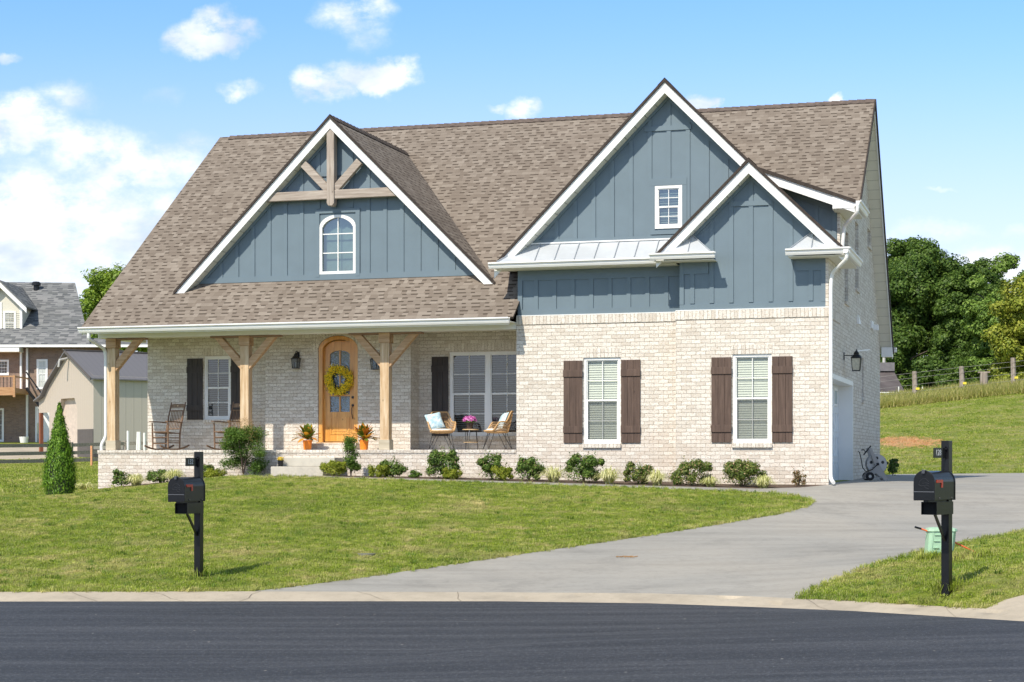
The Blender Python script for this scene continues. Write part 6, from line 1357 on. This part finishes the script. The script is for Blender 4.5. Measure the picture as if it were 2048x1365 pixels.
# barn beyond the slope
DB=101.
Bn=ldthing('dark_barn','dark roofed barn with a raised ridge vent, only its roof showing past the gable end','barn',1740,800,DB)
def qb(x,y,d): return ((x-1024)/f*d,d,CZ+(HZ-y)/f*d)
m_=MB();P=[qb(1640,786,DB),qb(1811,786,DB),qb(1785,738,DB+4),qb(1640,738,DB+4)];P2=[qb(1640,786,DB+9),qb(1811,786,DB+8.5),qb(1785,738,DB+4),qb(1640,738,DB+4)]
m_.add(P,[(0,1,2,3)]);m_.add([qb(1640,786,DB),qb(1811,786,DB),(qb(1811,786,DB)[0]-.4,DB+8,qb(1811,786,DB)[2]),(qb(1640,786,DB)[0],DB+8,qb(1640,786,DB)[2]),qb(1785,738,DB+4),qb(1640,738,DB+4)],[(1,2,4),(2,3,5,4)])
bnr=m_.build('barn_roof',flat('dark_barn_roof',(.10,.085,.085),.6,var=.3,vs=1.5),Bn,recalc=False)
a=qb(1640,738,DB+3.6);b=qb(1787,726,DB+3.6);MB().box(a[0],b[0],DB+3.3,DB+4.7,a[2]-.15,b[2]).build('ridge_vent',flat('barn_vent',(.17,.16,.17),.6,var=.2,vs=3),bnr)
a=qb(1640,830,DB+.6);b=qb(1806,787,DB+.6);MB().box(a[0],b[0],DB+.6,DB+7,a[2],b[2]).build('barn_wall',mBrn,Bn)
a=qb(1768,725,DB+4);m_=MB();m_.tube([(a[0],DB+4,a[2]-.05),(a[0],DB+4,a[2]+.75)],.09,8);m_.tube([(a[0]-.25,DB+4,a[2]+.55),(a[0],DB+4,a[2]+1.3),(a[0]+.12,DB+4,a[2]+1.75)],[.05,.12,.05],6);m_.build('weathervane',mPl2,bnr)
WFn=thing('white_rail_fence','low thin white rail fence in front of the dark barn','fence',W((1800-1024)/f*110,96,h(*W((1800-1024)/f*96,96)[:2])))
p=[WP(x,786 if x<1850 else 787,96) for x in(1740,1796,1845,1890)]
MB().tube(p,.035,6).build('rail',mWhite,WFn)
for x in(1797.5,1845,1890.5): a=WP(x,774,96);b=WP(x,800,96);MB().tube([b,a],.03,6).build('fence_picket',mWhite,WFn)
# joints and cracks across the kerb: thin dark strips lying 4 mm above it
mJoint=flat('joint_dark',(.17,.14,.11),.95)
def kerbline(xa,wob=0.):
    a=kbx(xa);i=min(range(len(KB)),key=lambda j:(KB[j][0]-a[0])**2+(KB[j][1]-a[1])**2)
    pts=[Vector(KB[i]),Vector(KM[i]),Vector(KN[i]),Vector(KF[i])];t=(Vector(KB[i+1])-Vector(KB[i])).normalized()
    m_=MB();prev=None
    for k,p in enumerate(pts):
        p=p+t*(wob*(k-1.5)*.1+(.02*math.sin(k*2.7+xa)));k0=len(m_.v);m_.v+=[tuple(p-t*.0035+Vector((0,0,.005))),tuple(p+t*.0035+Vector((0,0,.005)))]
        if k: m_.f.append((k0-2,k0-1,k0+1,k0))
    o=m_.build('kerb_joint',mJoint,None,recalc=False);tag(o,kind='structure')
for xa,wb in((165,1.2),(338,1.4),(492,-.8),(905,.1),(1615,.9),(1905,.7),(760,1.5)): kerbline(xa,wb)
# straw coloured clippings and darker tufts scattered over the near lawn
pts=sample_ground(3,lambda l,d:(d<37)&fov(l,d)&(d>17))
tw2=tuft('rank_tuft',26,.075,.062,.009);scatter('coarse_grass','coarser darker grass tufts mixed into the mown lawn',pts,tw2,.5,1.15,.2)
mDk=leafmat('rank_grass',(.07,.14,.015),(.13,.22,.025),(.22,.32,.05),.3,.7);tw2.data.materials[0]=mDk
# ragged blades leaning over the edges of drive, kerb and path
ed=[]
def edge_blades(line,step=.035,wob=.03,inn=0.):
    for a,b in zip(line,line[1:]):
        L=math.hypot(b[0]-a[0],b[1]-a[1]);n_=int(L/step)
        for i in range(n_): u=RNG.random();ed.append((a[0]+(b[0]-a[0])*u+RNG.normal()*wob,a[1]+(b[1]-a[1])*u+RNG.normal()*wob,0.))
edge_blades(tip[::1]);edge_blades([tip[-1]]+dl_+[KB[iL][:2]]);edge_blades([p[:2] for p in KB if -12<LD(*p[:2])[0]<LD(*KB[iL][:2])[0]]);edge_blades([p[:2] for p in KB[iR:i2]]);edge_blades([KB[iR][:2]]+dr_);edge_blades(walk_f)
ed=np.array(ed);ed[:,2]=hgt(ed[:,:2]);scatter('edge_grass','ragged grass blades leaning over the edges of the drive, kerb and path',ed,tuft('edge_tuft',9,.04,.06,.008),.5,1.3,.35)
p=aX(1716,702,0);MB().beam((.02,p[1]-.3,p[2]-.02),(.22,p[1]+.5,p[2]+.05),.02,.03).build('light_bracket',mWhite,H_)
